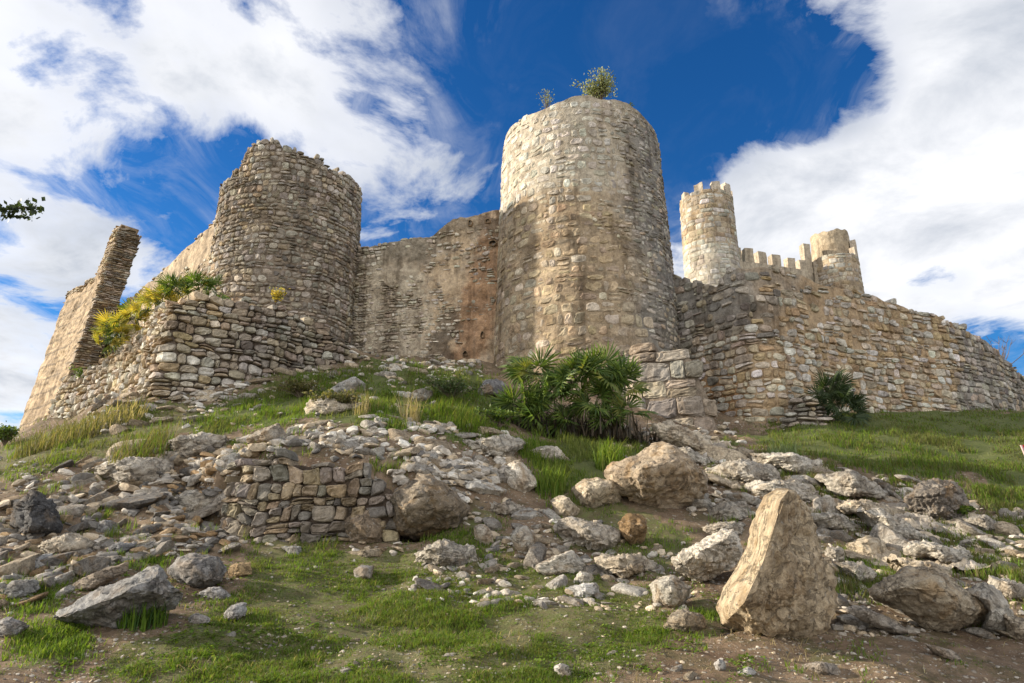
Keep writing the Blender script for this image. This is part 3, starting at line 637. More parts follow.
# ---- low dry stone terrace wall in the foreground
tw = Path(pts_px(TWP), .12)
tt = empty('terrace_wall', 'low dark dry stone terrace wall beside a rounded brown boulder', 'wall', (-3, 11, 1.5))
b = Bag(); wall_core(b, tw, .8, .08, .08, lambda V: np.array([.1, .072, .05])*(1+.4*fbm(V*4, 3)[:, None]), -.06, .05, 2, .12, .3, .4, 5.); b.build('rubble_core', M_WALL, tt, False, tt.location)
r = RS(30); b = Bag(); cells = stone_cells(tw.U, 1.1, 3.3, (.15, .36), (.11, .26), r)
def colt(P, r, m):
    c = palette(r, m, [(.23, .19, .145), (.27, .205, .13), (.18, .155, .125), (.3, .23, .145), (.25, .21, .16), (.15, .13, .105)])
    return c
lay_stones(b, tw.S, cells, r, colt, .005, .055, .35, 9, .032, .12, (8, 16), .8, lambda u, z: (z < tw.top(u)+r.uniform(-.3, .1, len(u))) & (z > tw.base(u)-.3), 1.3, .34)
b.build('stone_cladding', M_RUB, tt, False, tt.location)

# ---- the keep far behind: two turrets and a crenellated wall
def turret(name, label, px, ytop, Y, rad, zb, merl, stub=None):
    ct = W(px, ytop, Y); c = (float(ct[0]), float(ct[1])); zt = float(ct[2])
    o = empty(name, label, 'tower', (c[0], c[1], zb))
    D = Drum(c, rad*1.06, rad*.98, zb, zt)
    def cc(V):
        n = fbm(V*.5, 4)[:, None]; n2 = fbm(V*2.5, 4)[:, None]; rough = sstep(zt-5, zt-4, V[:, 2:3]+n)
        return np.array([.43, .37, .28])*(1+.15*n+.2*n2)*(1-rough)+np.array([.35, .27, .18])*(1+.25*n+.4*n2)*rough
    b = Bag(); drum_core(b, D, lambda th: zt-.05+.06*vnoise(np.stack([th*6, 0*th, 0*th], -1)), zb, cc, 120, .18, 0, .05, 1.5, .5); b.build('mortar_core', M_PALE, o, False, o.location)
    r = RS(int(px)); b = Bag(); cells = stone_cells(D.U, zb+4, zt, (.5, 1.1), (.36, .5), r)
    lay_stones(b, D.S, cells, r, lambda P, r, m: np.where((P[:, 2:3] > zt-4.5+fbm(P*.5, 3)[:, None]), palette(r, m, PALE[1:]+TAN[:3])*.78, palette(r, m, PALE, .14)*.8), .02, .035, .15, 4, .012, .05, (5, 10), .3)
    b.build('stone_cladding', M_PALE, o, False, o.location)
    for a, w_, h_ in merl:
        u0 = (a-D.a0)*D.R; bb = Bag(); nseg = 6; us = np.linspace(u0-w_/2, u0+w_/2, nseg); lv = np.linspace(zt-.1, zt+h_, 7)
        uu, zz = np.meshgrid(us, lv, indexing='ij'); P, n = D.S(uu, zz); P = P+n*(.02+.04*fbm(P*2, 3))[..., None]; P[:, -1, 2] += .12*vnoise(P[:, -1]*2.3)
        Bk = P-n*.5; k = nseg*7; V = np.concatenate([P.reshape(-1, 3), Bk.reshape(-1, 3)]); i = np.arange(nseg-1); j = np.arange(6); e = (nseg-1)*7
        F = np.concatenate([grid_faces(nseg, 7), grid_faces(nseg, 7, off=k)[:, ::-1], np.stack([i*7+6, (i+1)*7+6, k+(i+1)*7+6, k+i*7+6], -1), np.stack([j+1, j, k+j, k+j+1], -1), np.stack([e+j, e+j+1, k+e+j+1, k+e+j], -1)])
        bb.add(V, F, None, np.array([.48, .4, .3])*(1+.2*fbm(V*2, 3)[:, None])); bb.build('merlon', M_PALE, o, False, o.location)
    return o, D, zt
tA, DA, zA = turret('keep_turret', 'pale round turret with battlements, behind the outer wall', 706, 203, 50, 2.15, 9., [(-1.3, .5, .6), (-.55, .75, .8), (.12, .75, .75), (.72, .8, .95), (1.3, .7, .6), (2.2, .8, .7), (3., .8, .7), (-2.2, .8, .7)])
tB, DB, zB_ = turret('keep_turret', 'broken-topped pale round turret at the right end of the battlemented wall', 834, 262, 56, 2.0, 9., [(1.2, 1.1, 1.75), (.72, .5, .8)])
cu = W(829, 237, 56.6); DU = Drum((float(cu[0]), float(cu[1])), 1.7, 1.62, zB_-.6, float(cu[2]))
b = Bag(); drum_core(b, DU, lambda th: cu[2]+.12*vnoise(np.stack([th*4, 0*th, 0*th], -1)), zB_-.6, lambda V: np.array([.38, .3, .2])*(1+.4*fbm(V*2.2, 4)[:, None]), 90, .15, 0, .07, 1.8, .4); b.build('upper_drum', M_PALE, tB, False, tB.location)
# battlement wall
kw = Path(pts_px([(728, 259, 330, 50), (812, 271, 330, 55)]))
kb = empty('battlement_wall', 'crenellated wall between the two pale turrets', 'wall', (20, 50, 9))
b = Bag(); wall_core(b, kw, .9, .15, .15, lambda V: np.array([.4, .33, .24])*(1+.35*fbm(V*1.2, 4)[:, None]), 0, .05, 1.5, .06, 0, 2., 1.); b.build('wall_core', M_PALE, kb, False, kb.location)
def block(bag, P, n, w, h, d, C, seed):
    t = np.array([-n[1], n[0], 0]); r = RS(seed); g = np.linspace(-1, 1, 5)
    V = []; F = []; cnt = 0
    for ax, sg in ((0, 1), (0, -1), (1, 1), (1, -1), (2, 1), (2, -1)):
        A, B = np.meshgrid(g, g, indexing='ij'); q = np.zeros((5, 5, 3)); o = [i for i in range(3) if i != ax]; q[..., ax] = sg; q[..., o[0]] = A; q[..., o[1]] = B
        v = P+t*(q[..., :1]*w/2)+np.array(n)*(q[..., 1:2]*d/2)+np.array([0, 0, 1])*((q[..., 2:]+1)*h/2)
        V.append((v+.05*np.stack([vnoise(v*2.5), vnoise(v*2.5+9), vnoise(v*2.5+20)], -1)).reshape(-1, 3)); f = grid_faces(5, 5, off=cnt)
        F.append(f); cnt += 25
    V = np.concatenate(V); bag.add(V, np.concatenate(F), None, np.asarray(C)*(1+.25*fbm(V*2, 3)[:, None]))
for i, (px, yt, yb, wpx) in enumerate([(737, 249, 262, 8), (749, 250, 268, 10), (762, 253, 269, 10), (776, 256, 270, 10), (791, 259, 272, 9), (803, 261, 277, 9), (808, 245, 270, 8), (817, 263, 281, 9)]):
    Y = 50.2+(px-728)*5/84+(.5 if i == 6 else .2)
    p0 = W(px, yb+4, Y); h_ = W(px, yt, Y)[2]-p0[2]; bb = Bag(); block(bb, p0, (.25, -.97, 0), wpx/F_PX*54, h_, .6, (.4, .33, .24), i+3); bb.build('merlon', M_PALE, kb, False, kb.location)
# ------------------------------------------------------------------ boulders with surveyed outlines
def resample(poly, n):
    p = np.array(poly, float); q = np.concatenate([p, p[:1]]); d = np.concatenate([[0], np.cumsum(np.linalg.norm(np.diff(q, axis=0), axis=1))])
    t = np.linspace(0, d[-1], n, endpoint=False); return np.stack([np.interp(t, d, q[:, 0]), np.interp(t, d, q[:, 1])], -1)
def boulder(name, label, cat, poly, color, Y=None, ridge=None, front=.5, back=.55, grp=None, mat=None, rough=.045, nn=110, nt=20, seed=1, crag=1., pw=1.35, calm=None):
    """outline -> solid with its own thickness; ridge: list of points where the near side stands proudest"""
    P2 = resample(poly, nn); cxp = P2.mean(0); bot = max(poly, key=lambda q: q[1])
    if Y is None: Y = hit1(float(np.median([p[0] for p in poly])), bot[1]-3)[1]
    area = abs(np.sum(P2[:, 0]*np.roll(P2[:, 1], 1)-P2[:, 1]*np.roll(P2[:, 0], 1)))/2
    size = math.sqrt(area)/F_PX*(Y*1.02)
    Yc = Y+front*size*.55
    ridge = np.array(ridge if ridge else [tuple(cxp+np.array([-.05, -.22])*math.sqrt(area)), tuple(cxp+np.array([.03, .12])*math.sqrt(area))], float)
    rr = []                                              # nearest point along the ridge for each outline point
    for p in P2:
        best = None
        for i in range(len(ridge)-1):
            a, b = ridge[i], ridge[i+1]; t = np.clip(np.dot(p-a, b-a)/(np.dot(b-a, b-a)+1e-9), 0, 1); c = a+t*(b-a); d = np.hypot(*(p-c))
            if best is None or d < best[0]: best = (d, c)
        rr.append(best[1])
    rr = np.array(rr); k = np.ones(9)/9
    for ax in (0, 1): rr[:, ax] = np.convolve(np.concatenate([rr[-4:, ax], rr[:, ax], rr[:4, ax]]), k, 'valid')
    t = np.linspace(0, 1, nt); V = []
    for sgn, dep in ((-1, front), (1, back)):
        for ti in (t if sgn < 0 else t[1:]):
            q = P2*(1-ti)+rr*ti if sgn < 0 else P2*(1-ti)+cxp*ti
            g = 1-(1-ti)**pw if sgn < 0 else math.sqrt(max(0, 1-(1-ti)**2))
            V.append(W(q[:, 0], q[:, 1], Yc+sgn*dep*size*g))
    V = np.array(V); F = []
    fr = V[:nt]; bk = np.concatenate([V[:1], V[nt:]])
    VV = np.concatenate([fr.reshape(-1, 3), bk[1:].reshape(-1, 3)])
    i = np.arange(nn); j = (i+1) % nn
    for a in range(nt-1): F.append(np.stack([a*nn+i, (a+1)*nn+i, (a+1)*nn+j, a*nn+j], -1)[:, ::-1])
    o2 = nt*nn
    for a in range(nt-1):
        lo = i if a == 0 else o2+(a-1)*nn+i; lj = j if a == 0 else o2+(a-1)*nn+j
        F.append(np.stack([lo, lj, o2+a*nn+j, o2+a*nn+i], -1)[:, ::-1])
    # close the ridge line
    kc = len(VV); VV = np.concatenate([VV, VV[(nt-1)*nn:nt*nn].mean(0)[None]]); T = np.stack([(nt-1)*nn+j, (nt-1)*nn+i, 0*i+kc], -1)[:, ::-1]
    QF = np.concatenate(F); c = VV.mean(0); rk = RS(seed*13+1)
    # split faces: flatten whatever stands proud of a few cleavage planes
    for q in range(int(11*crag)):
        n_ = rk.normal(size=3); n_[1] = -abs(n_[1]) if rk.rand() < .75 else n_[1]; n_ /= np.linalg.norm(n_); dd = (VV-c) @ n_; h_ = np.quantile(dd, rk.uniform(.91, .985)); ex = np.maximum(0, dd-h_); VV = VV-n_*(ex*.8)[:, None]
    def nrm_of(X):
        fn = np.cross(X[QF[:, 2]]-X[QF[:, 0]], X[QF[:, 3]]-X[QF[:, 1]]); o_ = np.zeros_like(X)
        for k_ in range(4): np.add.at(o_, QF[:, k_], fn)
        return o_/(np.linalg.norm(o_, axis=1)[:, None]+1e-12)
    d = nrm_of(VV); k1 = (nt-2)*nn; rd_ = np.array([0, -.97, .2]); d[kc] = rd_
    sg = np.sign(np.mean(np.sum(d[:k1]*(VV[:k1]-c), 1))); d[:k1] *= sg; d[nt*nn:kc] *= sg
    for a in range(nt):
        w_ = sstep(.7, 1., a/(nt-1)) if a < nt-2 else 1.
        q_ = d[a*nn:(a+1)*nn]*(1-w_)+rd_*w_; d[a*nn:(a+1)*nn] = q_/np.linalg.norm(q_, axis=1)[:, None]
    p = VV/size+seed*7.13
    crack = np.clip(1-np.abs(fbm(p*np.array([1.6, 1.6, 2.6])+5, 3))*9, 0, 1)
    ter = vnoise(p*np.array([1.2, 1.2, 5.])+2)
    nz = (fbm(p*2.2, 4)*.9+.3*ter-.45*crack+.45*fbm(p*7, 5)+.2*vnoise(p*24)+.14*vnoise(p*47))*rough*size*1.5
    if calm is not None:
        qq = proj(VV); rx = np.interp(qq[:, 1], [q_[1] for q_ in ridge], [q_[0] for q_ in ridge]); nz = nz*(calm+(1-calm)*sstep(-4, 8, qq[:, 0]-rx))
    VV = VV+d*nz[:, None]; F = [QF, T]
    base = W(cxp[0], bot[1], Yc)
    o = mesh_np(name, VV-base, F, mat or M_ROCK, None, False); o.location = base; o.color = (*color, 1)
    sm = o.data; sm.polygons.foreach_set('use_smooth', np.ones(len(sm.polygons), bool)); sm.update()
    try: sm.set_sharp_from_angle(angle=math.radians(40))
    except Exception: pass
    return tag(o, label, cat, grp)
BR = (.47, .37, .255); GY_ = (.5, .45, .365); PL = (.68, .6, .48); OC = (.4, .27, .14); DK = (.13, .115, .1); TN = (.57, .47, .33)
ROCKS = [
 ('standing_stone', 'tall pointed tan boulder standing upright on the path edge', 'boulder', [(776,488),(789,489),(799,495),(808,503),(814,520),(820,541),(828,561),(836,582),(834,611),(825,634),(804,646),(780,652),(750,636),(722,625),(716,607),(723,586),(737,566),(748,545),(750,528),(756,512),(764,495)], (.54, .42, .27), dict(ridge=[(788,491),(779,502),(775,529),(773,549),(765,567),(760,588),(744,603)], front=.85, back=.5, nn=190, nt=44, rough=.055, pw=1.05, crag=0, calm=.22, seed=3)),
 ('boulder', 'big brown boulder with a flat sloping top uphill of the pointed stone', 'boulder', [(603,466),(634,454),(667,440),(681,440),(690,448),(704,466),(715,483),(713,497),(692,508),(675,514),(663,522),(652,512),(634,502),(619,492),(606,480)], BR, dict(ridge=[(640,470),(668,462),(690,462)], front=.6, nn=160, nt=30, seed=4)),
 ('boulder', 'blocky tan boulder touching the lower end of the big brown boulder', 'boulder', [(570,489),(584,479),(603,474),(617,477),(626,495),(619,508),(605,514),(592,517),(584,510),(574,501)], TN, dict(ridge=[(590,486),(606,486)], seed=5)),
 ('boulder', 'rounded buff boulder at the downhill end of a line of three', 'boulder', [(545,503),(559,494),(572,495),(582,510),(580,518),(563,522),(553,516)], TN, dict(seed=6)),
 ('boulder', 'egg-shaped stone with an orange top below the big brown boulder', 'boulder', [(617,522),(628,514),(642,514),(653,524),(646,539),(638,552),(630,549),(621,535)], OC, dict(seed=7, ridge=[(630,526),(642,526)])),
 ('boulder', 'pale fractured boulder tucked behind the tall pointed stone', 'boulder', [(671,559),(692,545),(708,537),(725,524),(737,522),(746,532),(750,547),(740,562),(728,574),(719,586),(708,592),(696,582),(675,570)], PL, dict(ridge=[(700,552),(716,548),(732,536)], nn=160, nt=30, seed=8, rough=.06)),
 ('boulder', 'angular grey stone lying in the grass left of the pointed stone', 'boulder', [(648,584),(663,574),(677,576),(692,588),(696,603),(675,612),(663,610),(652,600)], GY_, dict(seed=9)),
 ('boulder', 'low smooth brown stone on bare soil beside the pointed stone', 'boulder', [(662,626),(671,613),(688,607),(706,611),(706,628),(686,637),(666,635)], (.34,.28,.2), dict(seed=10)),
 ('boulder', 'square-faced pale stone in grass uphill of the palm-side boulders', 'boulder', [(499,468),(514,461),(530,462),(541,489),(526,498),(512,490)], PL, dict(seed=11)),
 ('boulder', 'flat whitish stone below the large fan palm', 'boulder', [(530,450),(547,445),(565,447),(573,455),(570,462),(553,467),(535,463)], PL, dict(seed=12)),
 ('boulder', 'five-sided grey stone on the bare slope between small rocks', 'boulder', [(505,535),(518,526),(532,524),(545,545),(539,556),(518,558),(508,550)], GY_, dict(seed=13)),
 ('boulder', 'upright pale grey oval stone beside the rounded brown boulder', 'boulder', [(473,526),(483,521),(493,528),(494,543),(485,550),(476,545)], PL, dict(seed=14)),
 ('boulder', 'long cracked low rock half buried in the grassy slope', 'boulder', [(518,572),(540,563),(555,557),(576,550),(590,559),(586,572),(563,578),(530,579)], GY_, dict(seed=15, rough=.07)),
 ('boulder', 'white lumpy stone at the upper edge of the meadow', 'boulder', [(565,588),(584,582),(600,583),(607,592),(592,602),(572,601)], (.55,.52,.47), dict(seed=16)),
 ('boulder', 'small grey wedge of stone resting above the white lumpy stone', 'boulder', [(570,584),(580,571),(592,573),(600,580),(595,586),(578,588)], GY_, dict(seed=17)),
 ('stone', 'lone white stone on the gravel at the bottom of the meadow', 'stone', [(552,668),(560,661),(568,664),(572,677),(562,682),(553,678)], (.55,.51,.44), dict(seed=18)),
 ('stone', 'round white cobble on bare soil below the pointed stone', 'stone', [(713,664),(719,658),(727,662),(726,672),(717,674)], (.55,.51,.45), dict(seed=19)),
 ('stone', 'flat white cobble on bare soil beside the round white cobble', 'stone', [(737,672),(748,667),(759,671),(757,679),(742,680)], (.54,.5,.44), dict(seed=20)),
 ('boulder', 'broad cream boulder right of the pointed stone catching the sun', 'boulder', [(863,588),(882,576),(907,566),(928,564),(948,573),(965,588),(986,599),(995,613),(980,640),(948,641),(923,630),(903,611),(874,601)], (.44,.36,.25), dict(ridge=[(900,582),(930,578),(955,600)], nn=160, nt=30, seed=21, front=.55)),
 ('boulder', 'grey overlapped rock at the right shoulder of the cream boulder', 'boulder', [(962,588),(985,580),(1004,590),(1018,612),(1014,634),(992,642),(978,632),(990,612)], GY_, dict(seed=22)),
 ('rock_outcrop', 'dark craggy block of bedrock at the end of the layered ledges', 'rock', [(905,499),(915,483),(940,479),(963,483),(969,499),(978,510),(960,526),(932,527),(909,514)], (.25,.215,.175), dict(seed=23, rough=.09, front=.4, nn=160, nt=30)),
 ('boulder', 'smooth pale wedge of rock above the cream boulder', 'boulder', [(843,545),(866,535),(886,541),(899,557),(876,562),(852,558)], TN, dict(seed=24)),
 ('boulder', 'big rounded brown-black boulder at the end of the terrace wall', 'boulder', [(384,496),(398,484),(424,473),(437,477),(457,492),(477,512),(474,528),(445,538),(421,546),(404,540),(390,530)], (.27,.215,.15), dict(ridge=[(408,500),(428,486),(444,492)], nn=160, nt=30, seed=25, front=.6)),
 ('boulder', 'brown slanting slab at the foot of the terrace wall', 'boulder', [(327,530),(346,518),(370,508),(386,525),(395,541),(370,548),(338,545)], (.28,.21,.14), dict(seed=26)),
 ('slab', 'long grey slab rising from bare soil with white lichen on its end', 'slab', [(33,628),(59,611),(89,596),(119,581),(151,563),(163,569),(170,584),(187,594),(178,611),(149,613),(119,634),(89,628),(59,624)], (.3,.285,.26), dict(ridge=[(80,610),(120,594),(160,582)], front=.5, nn=170, nt=30, seed=27, mat=M_SLAB)),
 ('boulder', 'flat-topped grey rock behind the long grey slab', 'boulder', [(166,569),(178,557),(196,553),(220,557),(232,569),(221,583),(193,595),(175,590)], (.27,.25,.225), dict(seed=28, mat=M_SLAB)),
 ('stone', 'squarish orange stone beside the flat-topped grey rock', 'stone', [(223,572),(229,563),(251,562),(252,575),(232,581)], (.42,.29,.15), dict(seed=29)),
 ('slab', 'flat white slab lying in grass below the grey rock', 'slab', [(192,594),(208,587),(229,587),(242,597),(222,604),(205,602)], (.5,.48,.45), dict(seed=30, mat=M_SLAB)),
 ('stone', 'blocky pale grey stone at the edge of the meadow', 'stone', [(220,612),(232,602),(247,603),(246,615),(233,627),(221,624)], (.42,.4,.37), dict(seed=31, mat=M_SLAB)),
 ('stone', 'low white stone set flush in the grass', 'stone', [(183,618),(196,613),(214,618),(206,627),(190,627)], (.45,.43,.4), dict(seed=32, mat=M_SLAB)),
 ('boulder', 'black-stained boulder at the left end of the scree', 'boulder', [(3,513),(15,501),(36,490),(53,499),(62,516),(61,530),(44,540),(18,541),(6,532)], (.1,.095,.09), dict(seed=33, mat=M_SLAB, nn=90, nt=18, front=.6, rough=.07)),
 ('stone', 'triangular grey stone poking out of the scree', 'stone', [(92,534),(102,515),(119,524),(121,530),(104,538)], (.3,.29,.27), dict(seed=34, mat=M_SLAB)),
 ('slab', 'long grey slab on the left margin of the scree', 'slab', [(10,572),(36,557),(54,552),(57,561),(36,572),(18,576)], (.31,.3,.28), dict(seed=35, mat=M_SLAB)),
 ('slab', 'dark flat slab in the middle of the scree', 'slab', [(100,551),(118,542),(137,543),(135,552),(116,559)], (.2,.195,.19), dict(seed=36, mat=M_SLAB)),
 ('slab', 'brown weathered slab above the long grey slab', 'slab', [(59,589),(83,577),(107,568),(128,562),(131,570),(104,586),(77,598),(62,595)], (.3,.24,.175), dict(seed=37, mat=M_SLAB)),
 ('slab', 'pale slab at the left edge of the picture above bare soil', 'slab', [(-8,596),(14,580),(40,580),(42,588),(24,600),(-6,606)], (.34,.33,.3), dict(seed=38, mat=M_SLAB)),
 ('stone', 'grey stone on the bare soil at the lower left corner', 'stone', [(-10,622),(12,617),(31,626),(16,640),(-8,642)], (.36,.34,.31), dict(seed=39, mat=M_SLAB)),
 ('slab', 'sunlit sloping slab in the grass above the terrace wall', 'slab', [(238,440),(255,432),(279,423),(290,436),(280,446),(255,449)], (.36,.31,.24), dict(seed=40)),
 ('boulder', 'broken white rock in the weeds below the curtain wall', 'boulder', [(330,388),(344,380),(356,375),(366,378),(372,390),(352,397),(338,396)], (.45,.42,.37), dict(seed=41)),
 ('boulder', 'dark grey boulder beside the left foot of the tall round tower', 'boulder', [(473,388),(480,380),(497,378),(506,384),(504,396),(488,400),(476,397)], (.24,.225,.21), dict(seed=42)),
 ('stone', 'flat-lying stone in grass below the terrace wall foot', 'stone', [(348,569),(362,565),(378,565),(373,580),(359,584)], (.33,.3,.26), dict(seed=43)),
 ('slab', 'flat grey slab in grass under the end of the terrace wall', 'slab', [(280,547),(305,545),(307,557),(290,560)], (.36,.34,.3), dict(seed=44, mat=M_SLAB)),
 ('stone', 'long flat tan stone at the foot of the brown-black boulder', 'stone', [(336,553),(360,550),(393,547),(394,555),(365,560),(342,560)], (.36,.29,.2), dict(seed=45)),
 ('slab', 'tilted slab of bedrock below the cream boulder', 'slab', [(840,600),(862,606),(900,622),(925,636),(918,642),(885,632),(850,614)], (.36,.31,.25), dict(seed=46, mat=M_SLAB)),
 ('slab', 'flat pale slab set in the soil at the lower right', 'slab', [(800,664),(822,661),(850,668),(846,678),(815,676)], (.42,.36,.29), dict(seed=47)),
 ('slab', 'narrow tilted slab on bare soil below the cream boulder', 'slab', [(922,642),(950,650),(970,662),(962,666),(935,656)], (.4,.33,.25), dict(seed=48)),
]
for nm, lb, ct, poly, colr_, kw in ROCKS:
    boulder(nm, lb, ct, poly, colr_, **kw)
# long bedded ledges on the right: their own outlines, dipping to the right
LEDGES = [
 [(700,470),(740,462),(790,470),(800,480),(750,484),(705,482)], [(730,488),(775,478),(830,490),(838,500),(780,504),(735,498)], [(690,512),(735,500),(770,512),(755,524),(700,524)],
 [(640,428),(668,420),(700,432),(728,446),(715,456),(670,448),(645,440)], [(655,446),(690,448),(724,458),(716,468),(675,462)], [(745,455),(790,452),(830,464),(838,476),(800,474),(752,466)],
 [(815,478),(850,470),(880,484),(896,498),(870,504),(830,494)], [(830,500),(868,500),(905,514),(900,526),(860,520),(832,512)], [(795,512),(840,512),(880,528),(868,536),(820,530),(798,522)],
 [(895,540),(932,543),(965,549),(994,562),(986,572),(948,566),(905,552)], [(962,518),(985,515),(1008,528),(1004,538),(975,532)], [(880,562),(925,562),(965,572),(985,584),(960,586),(905,576)],
 [(990,575),(1030,586),(1040,606),(1012,604),(988,590)], [(835,562),(862,562),(882,578),(870,590),(845,582)], [(700,527),(740,520),(760,530),(745,540),(708,540)], [(1000,612),(1035,622),(1040,645),(1010,640)],
 [(826,546),(845,548),(850,560),(838,566),(826,560)], [(850,512),(880,508),(908,524),(930,540),(905,544),(868,530)], [(640,484),(690,512),(720,510),(730,498),(700,490)], [(725,452),(742,446),(760,452),(752,462),(732,462)],
]
r = RS(5)
for i, poly in enumerate(LEDGES):
    c = np.array([(.48, .425, .34), (.54, .48, .385), (.4, .355, .285), (.5, .415, .3)][i % 4])*r.uniform(.9, 1.1)
    boulder('rock_ledge', 'layered grey bedrock ledge dipping across the slope right of the buttress', 'rock ledge', poly, tuple(c), grp='bedrock ledges on the right slope', mat=M_SLAB, rough=.085, front=.75, back=1.2, seed=60+i, nn=120, nt=18, pw=1.8)

LEDGE2 = [[(545,520),(600,520),(640,543),(602,556),(555,546)], [(400,554),(440,541),(475,548),(482,563),(430,570)], [(592,557),(640,552),(663,566),(640,581),(600,577)], [(70,472),(130,456),(190,462),(182,480),(110,487)], [(140,502),(200,489),(240,500),(227,518),(165,520)],
 [(20,546),(70,534),(98,542),(80,556),(30,560)], [(150,444),(205,432),(236,440),(228,456),(170,460)], [(440,444),(500,434),(540,447),(510,462),(455,461)], [(285,406),(330,397),(365,404),(342,417),(298,417)], [(480,505),(510,500),(530,512),(505,522),(484,518)]]
for i, poly in enumerate(LEDGE2):
    boulder('rock_ledge', 'tilted grey bedrock ledge half buried among the rubble below the towers', 'rock ledge', poly, tuple(np.array([(.5, .44, .35), (.45, .4, .32), (.54, .46, .345)][i % 3])*r.uniform(.9, 1.1)), grp='bedrock ledges in the rubble slope', mat=M_SLAB, rough=.085, front=.75, back=1.2, seed=90+i, nn=120, nt=18, pw=1.7)
LEDGES += LEDGE2

# ------------------------------------------------------------------ loose stones
def icos(n):
    import bmesh
    bm = bmesh.new(); bmesh.ops.create_icosphere(bm, subdivisions=n, radius=1); V = np.array([v.co for v in bm.verts]); F = np.array([[v.index for v in f.verts] for f in bm.faces]); bm.free(); return V, F
ICO = {k: icos(k) for k in (1, 2, 3)}
def poly_rock(seed, res, npl=13, soft=14., noise_amp=.05, sc=(1, .8, .55)):
    r = RS(seed); V, F = ICO[res]; n = r.normal(size=(npl, 3)); n /= np.linalg.norm(n, axis=1)[:, None]; h = r.uniform(.55, .95, npl)
    n = np.concatenate([n, [[0, 0, 1], [0, 0, -1], [1, 0, 0], [-1, 0, 0], [0, 1, 0], [0, -1, 0]]]); h = np.concatenate([h, [.62, .62, 1, .95, .95, 1]])
    q = np.maximum(V @ n.T, 1e-3)/h; rad = 1/(np.sum(q**soft, 1)**(1/soft))
    P = V*rad[:, None]; P = P*(1+noise_amp*(fbm(P*2.3+seed, 3)+.5*vnoise(P*7+seed)))[:, None]
    return P*np.array(sc)*(1+r.uniform(-.15, .15, 3)), F
TEMPL = []
for k in range(16):
    flat = k % 2
    P, F_ = poly_rock(100+k, 3, r.randint(8, 15), 16, .06, (1, .72, .3) if flat else (1, .82, .62))
    o = mesh_np('loose_stone', P, [F_], M_SLAB if k % 4 < 2 else M_ROCK, None, True, link=False)
    try: o.data.set_sharp_from_angle(angle=math.radians(24))
    except Exception: pass
    TEMPL.append((o, P))
def slope_n(x, y):
    e = .25; return np.stack([-(H(x+e, y)-H(x-e, y))/(2*e), -(H(x, y+e)-H(x, y-e))/(2*e), 1+0*x], -1)
TAKEN = [np.array(p[3], float) for p in ROCKS]+[np.array(p, float) for p in LEDGES]
def free(px, py):
    q = np.array([[px, py]]); return not any(inpoly(q, t)[0] for t in TAKEN)
COLS = {'grey': [(.42, .37, .3), (.33, .29, .235), (.5, .445, .365)], 'dark': [(.2, .18, .155), (.16, .145, .125)], 'tan': [(.46, .36, .24), (.52, .42, .29)], 'pale': [(.62, .57, .48), (.56, .51, .43)], 'orange': [(.37, .24, .12), (.33, .23, .13)]}
ZONES = [ # name, phrase, polygon, how many, pixel size range, weights, roll
 ('scree', 'in the scree left of the terrace wall', [(-10, 500), (70, 500), (60, 470), (130, 452), (235, 450), (250, 470), (245, 548), (190, 556), (140, 560), (60, 600), (-10, 612)], 130, (18, 52), dict(grey=.42, dark=.2, tan=.2, pale=.1, orange=.08), -.3),
 ('upper', 'on the weedy slope above the terrace wall', [(170, 400), (240, 385), (330, 372), (420, 360), (470, 372), (470, 420), (330, 425), (180, 432)], 20, (12, 26), dict(grey=.5, pale=.3, tan=.2), 0.),
 ('bank', 'in the rubble bank above the terrace wall', [(262, 448), (300, 428), (400, 422), (505, 432), (515, 470), (480, 500), (430, 474), (395, 462), (330, 450)], 52, (15, 42), dict(tan=.42, grey=.3, pale=.2, dark=.08), .1),
 ('middle', 'scattered between the boulders in mid slope', [(480, 500), (560, 520), (660, 550), (660, 600), (570, 610), (430, 590), (440, 560), (500, 560)], 36, (12, 36), dict(tan=.35, grey=.35, pale=.3), .1),
 ('right', 'among the bedrock ledges on the right slope', [(690, 450), (900, 480), (1030, 520), (1030, 640), (900, 640), (840, 640), (830, 560), (740, 520)], 58, (15, 44), dict(grey=.45, tan=.35, pale=.2), .3),
 ('foot', 'at the foot of the retaining wall', [(90, 400), (175, 392), (330, 366), (345, 376), (200, 412), (120, 440)], 20, (12, 28), dict(tan=.5, grey=.3, pale=.2), 0.),
 ('lawn', 'on the short grass at the bottom of the slope', [(200, 600), (640, 610), (700, 680), (200, 680)], 8, (7, 14), dict(pale=.6, grey=.2, tan=.2), 0.)]
r = RS(9); placed = []
rub = []
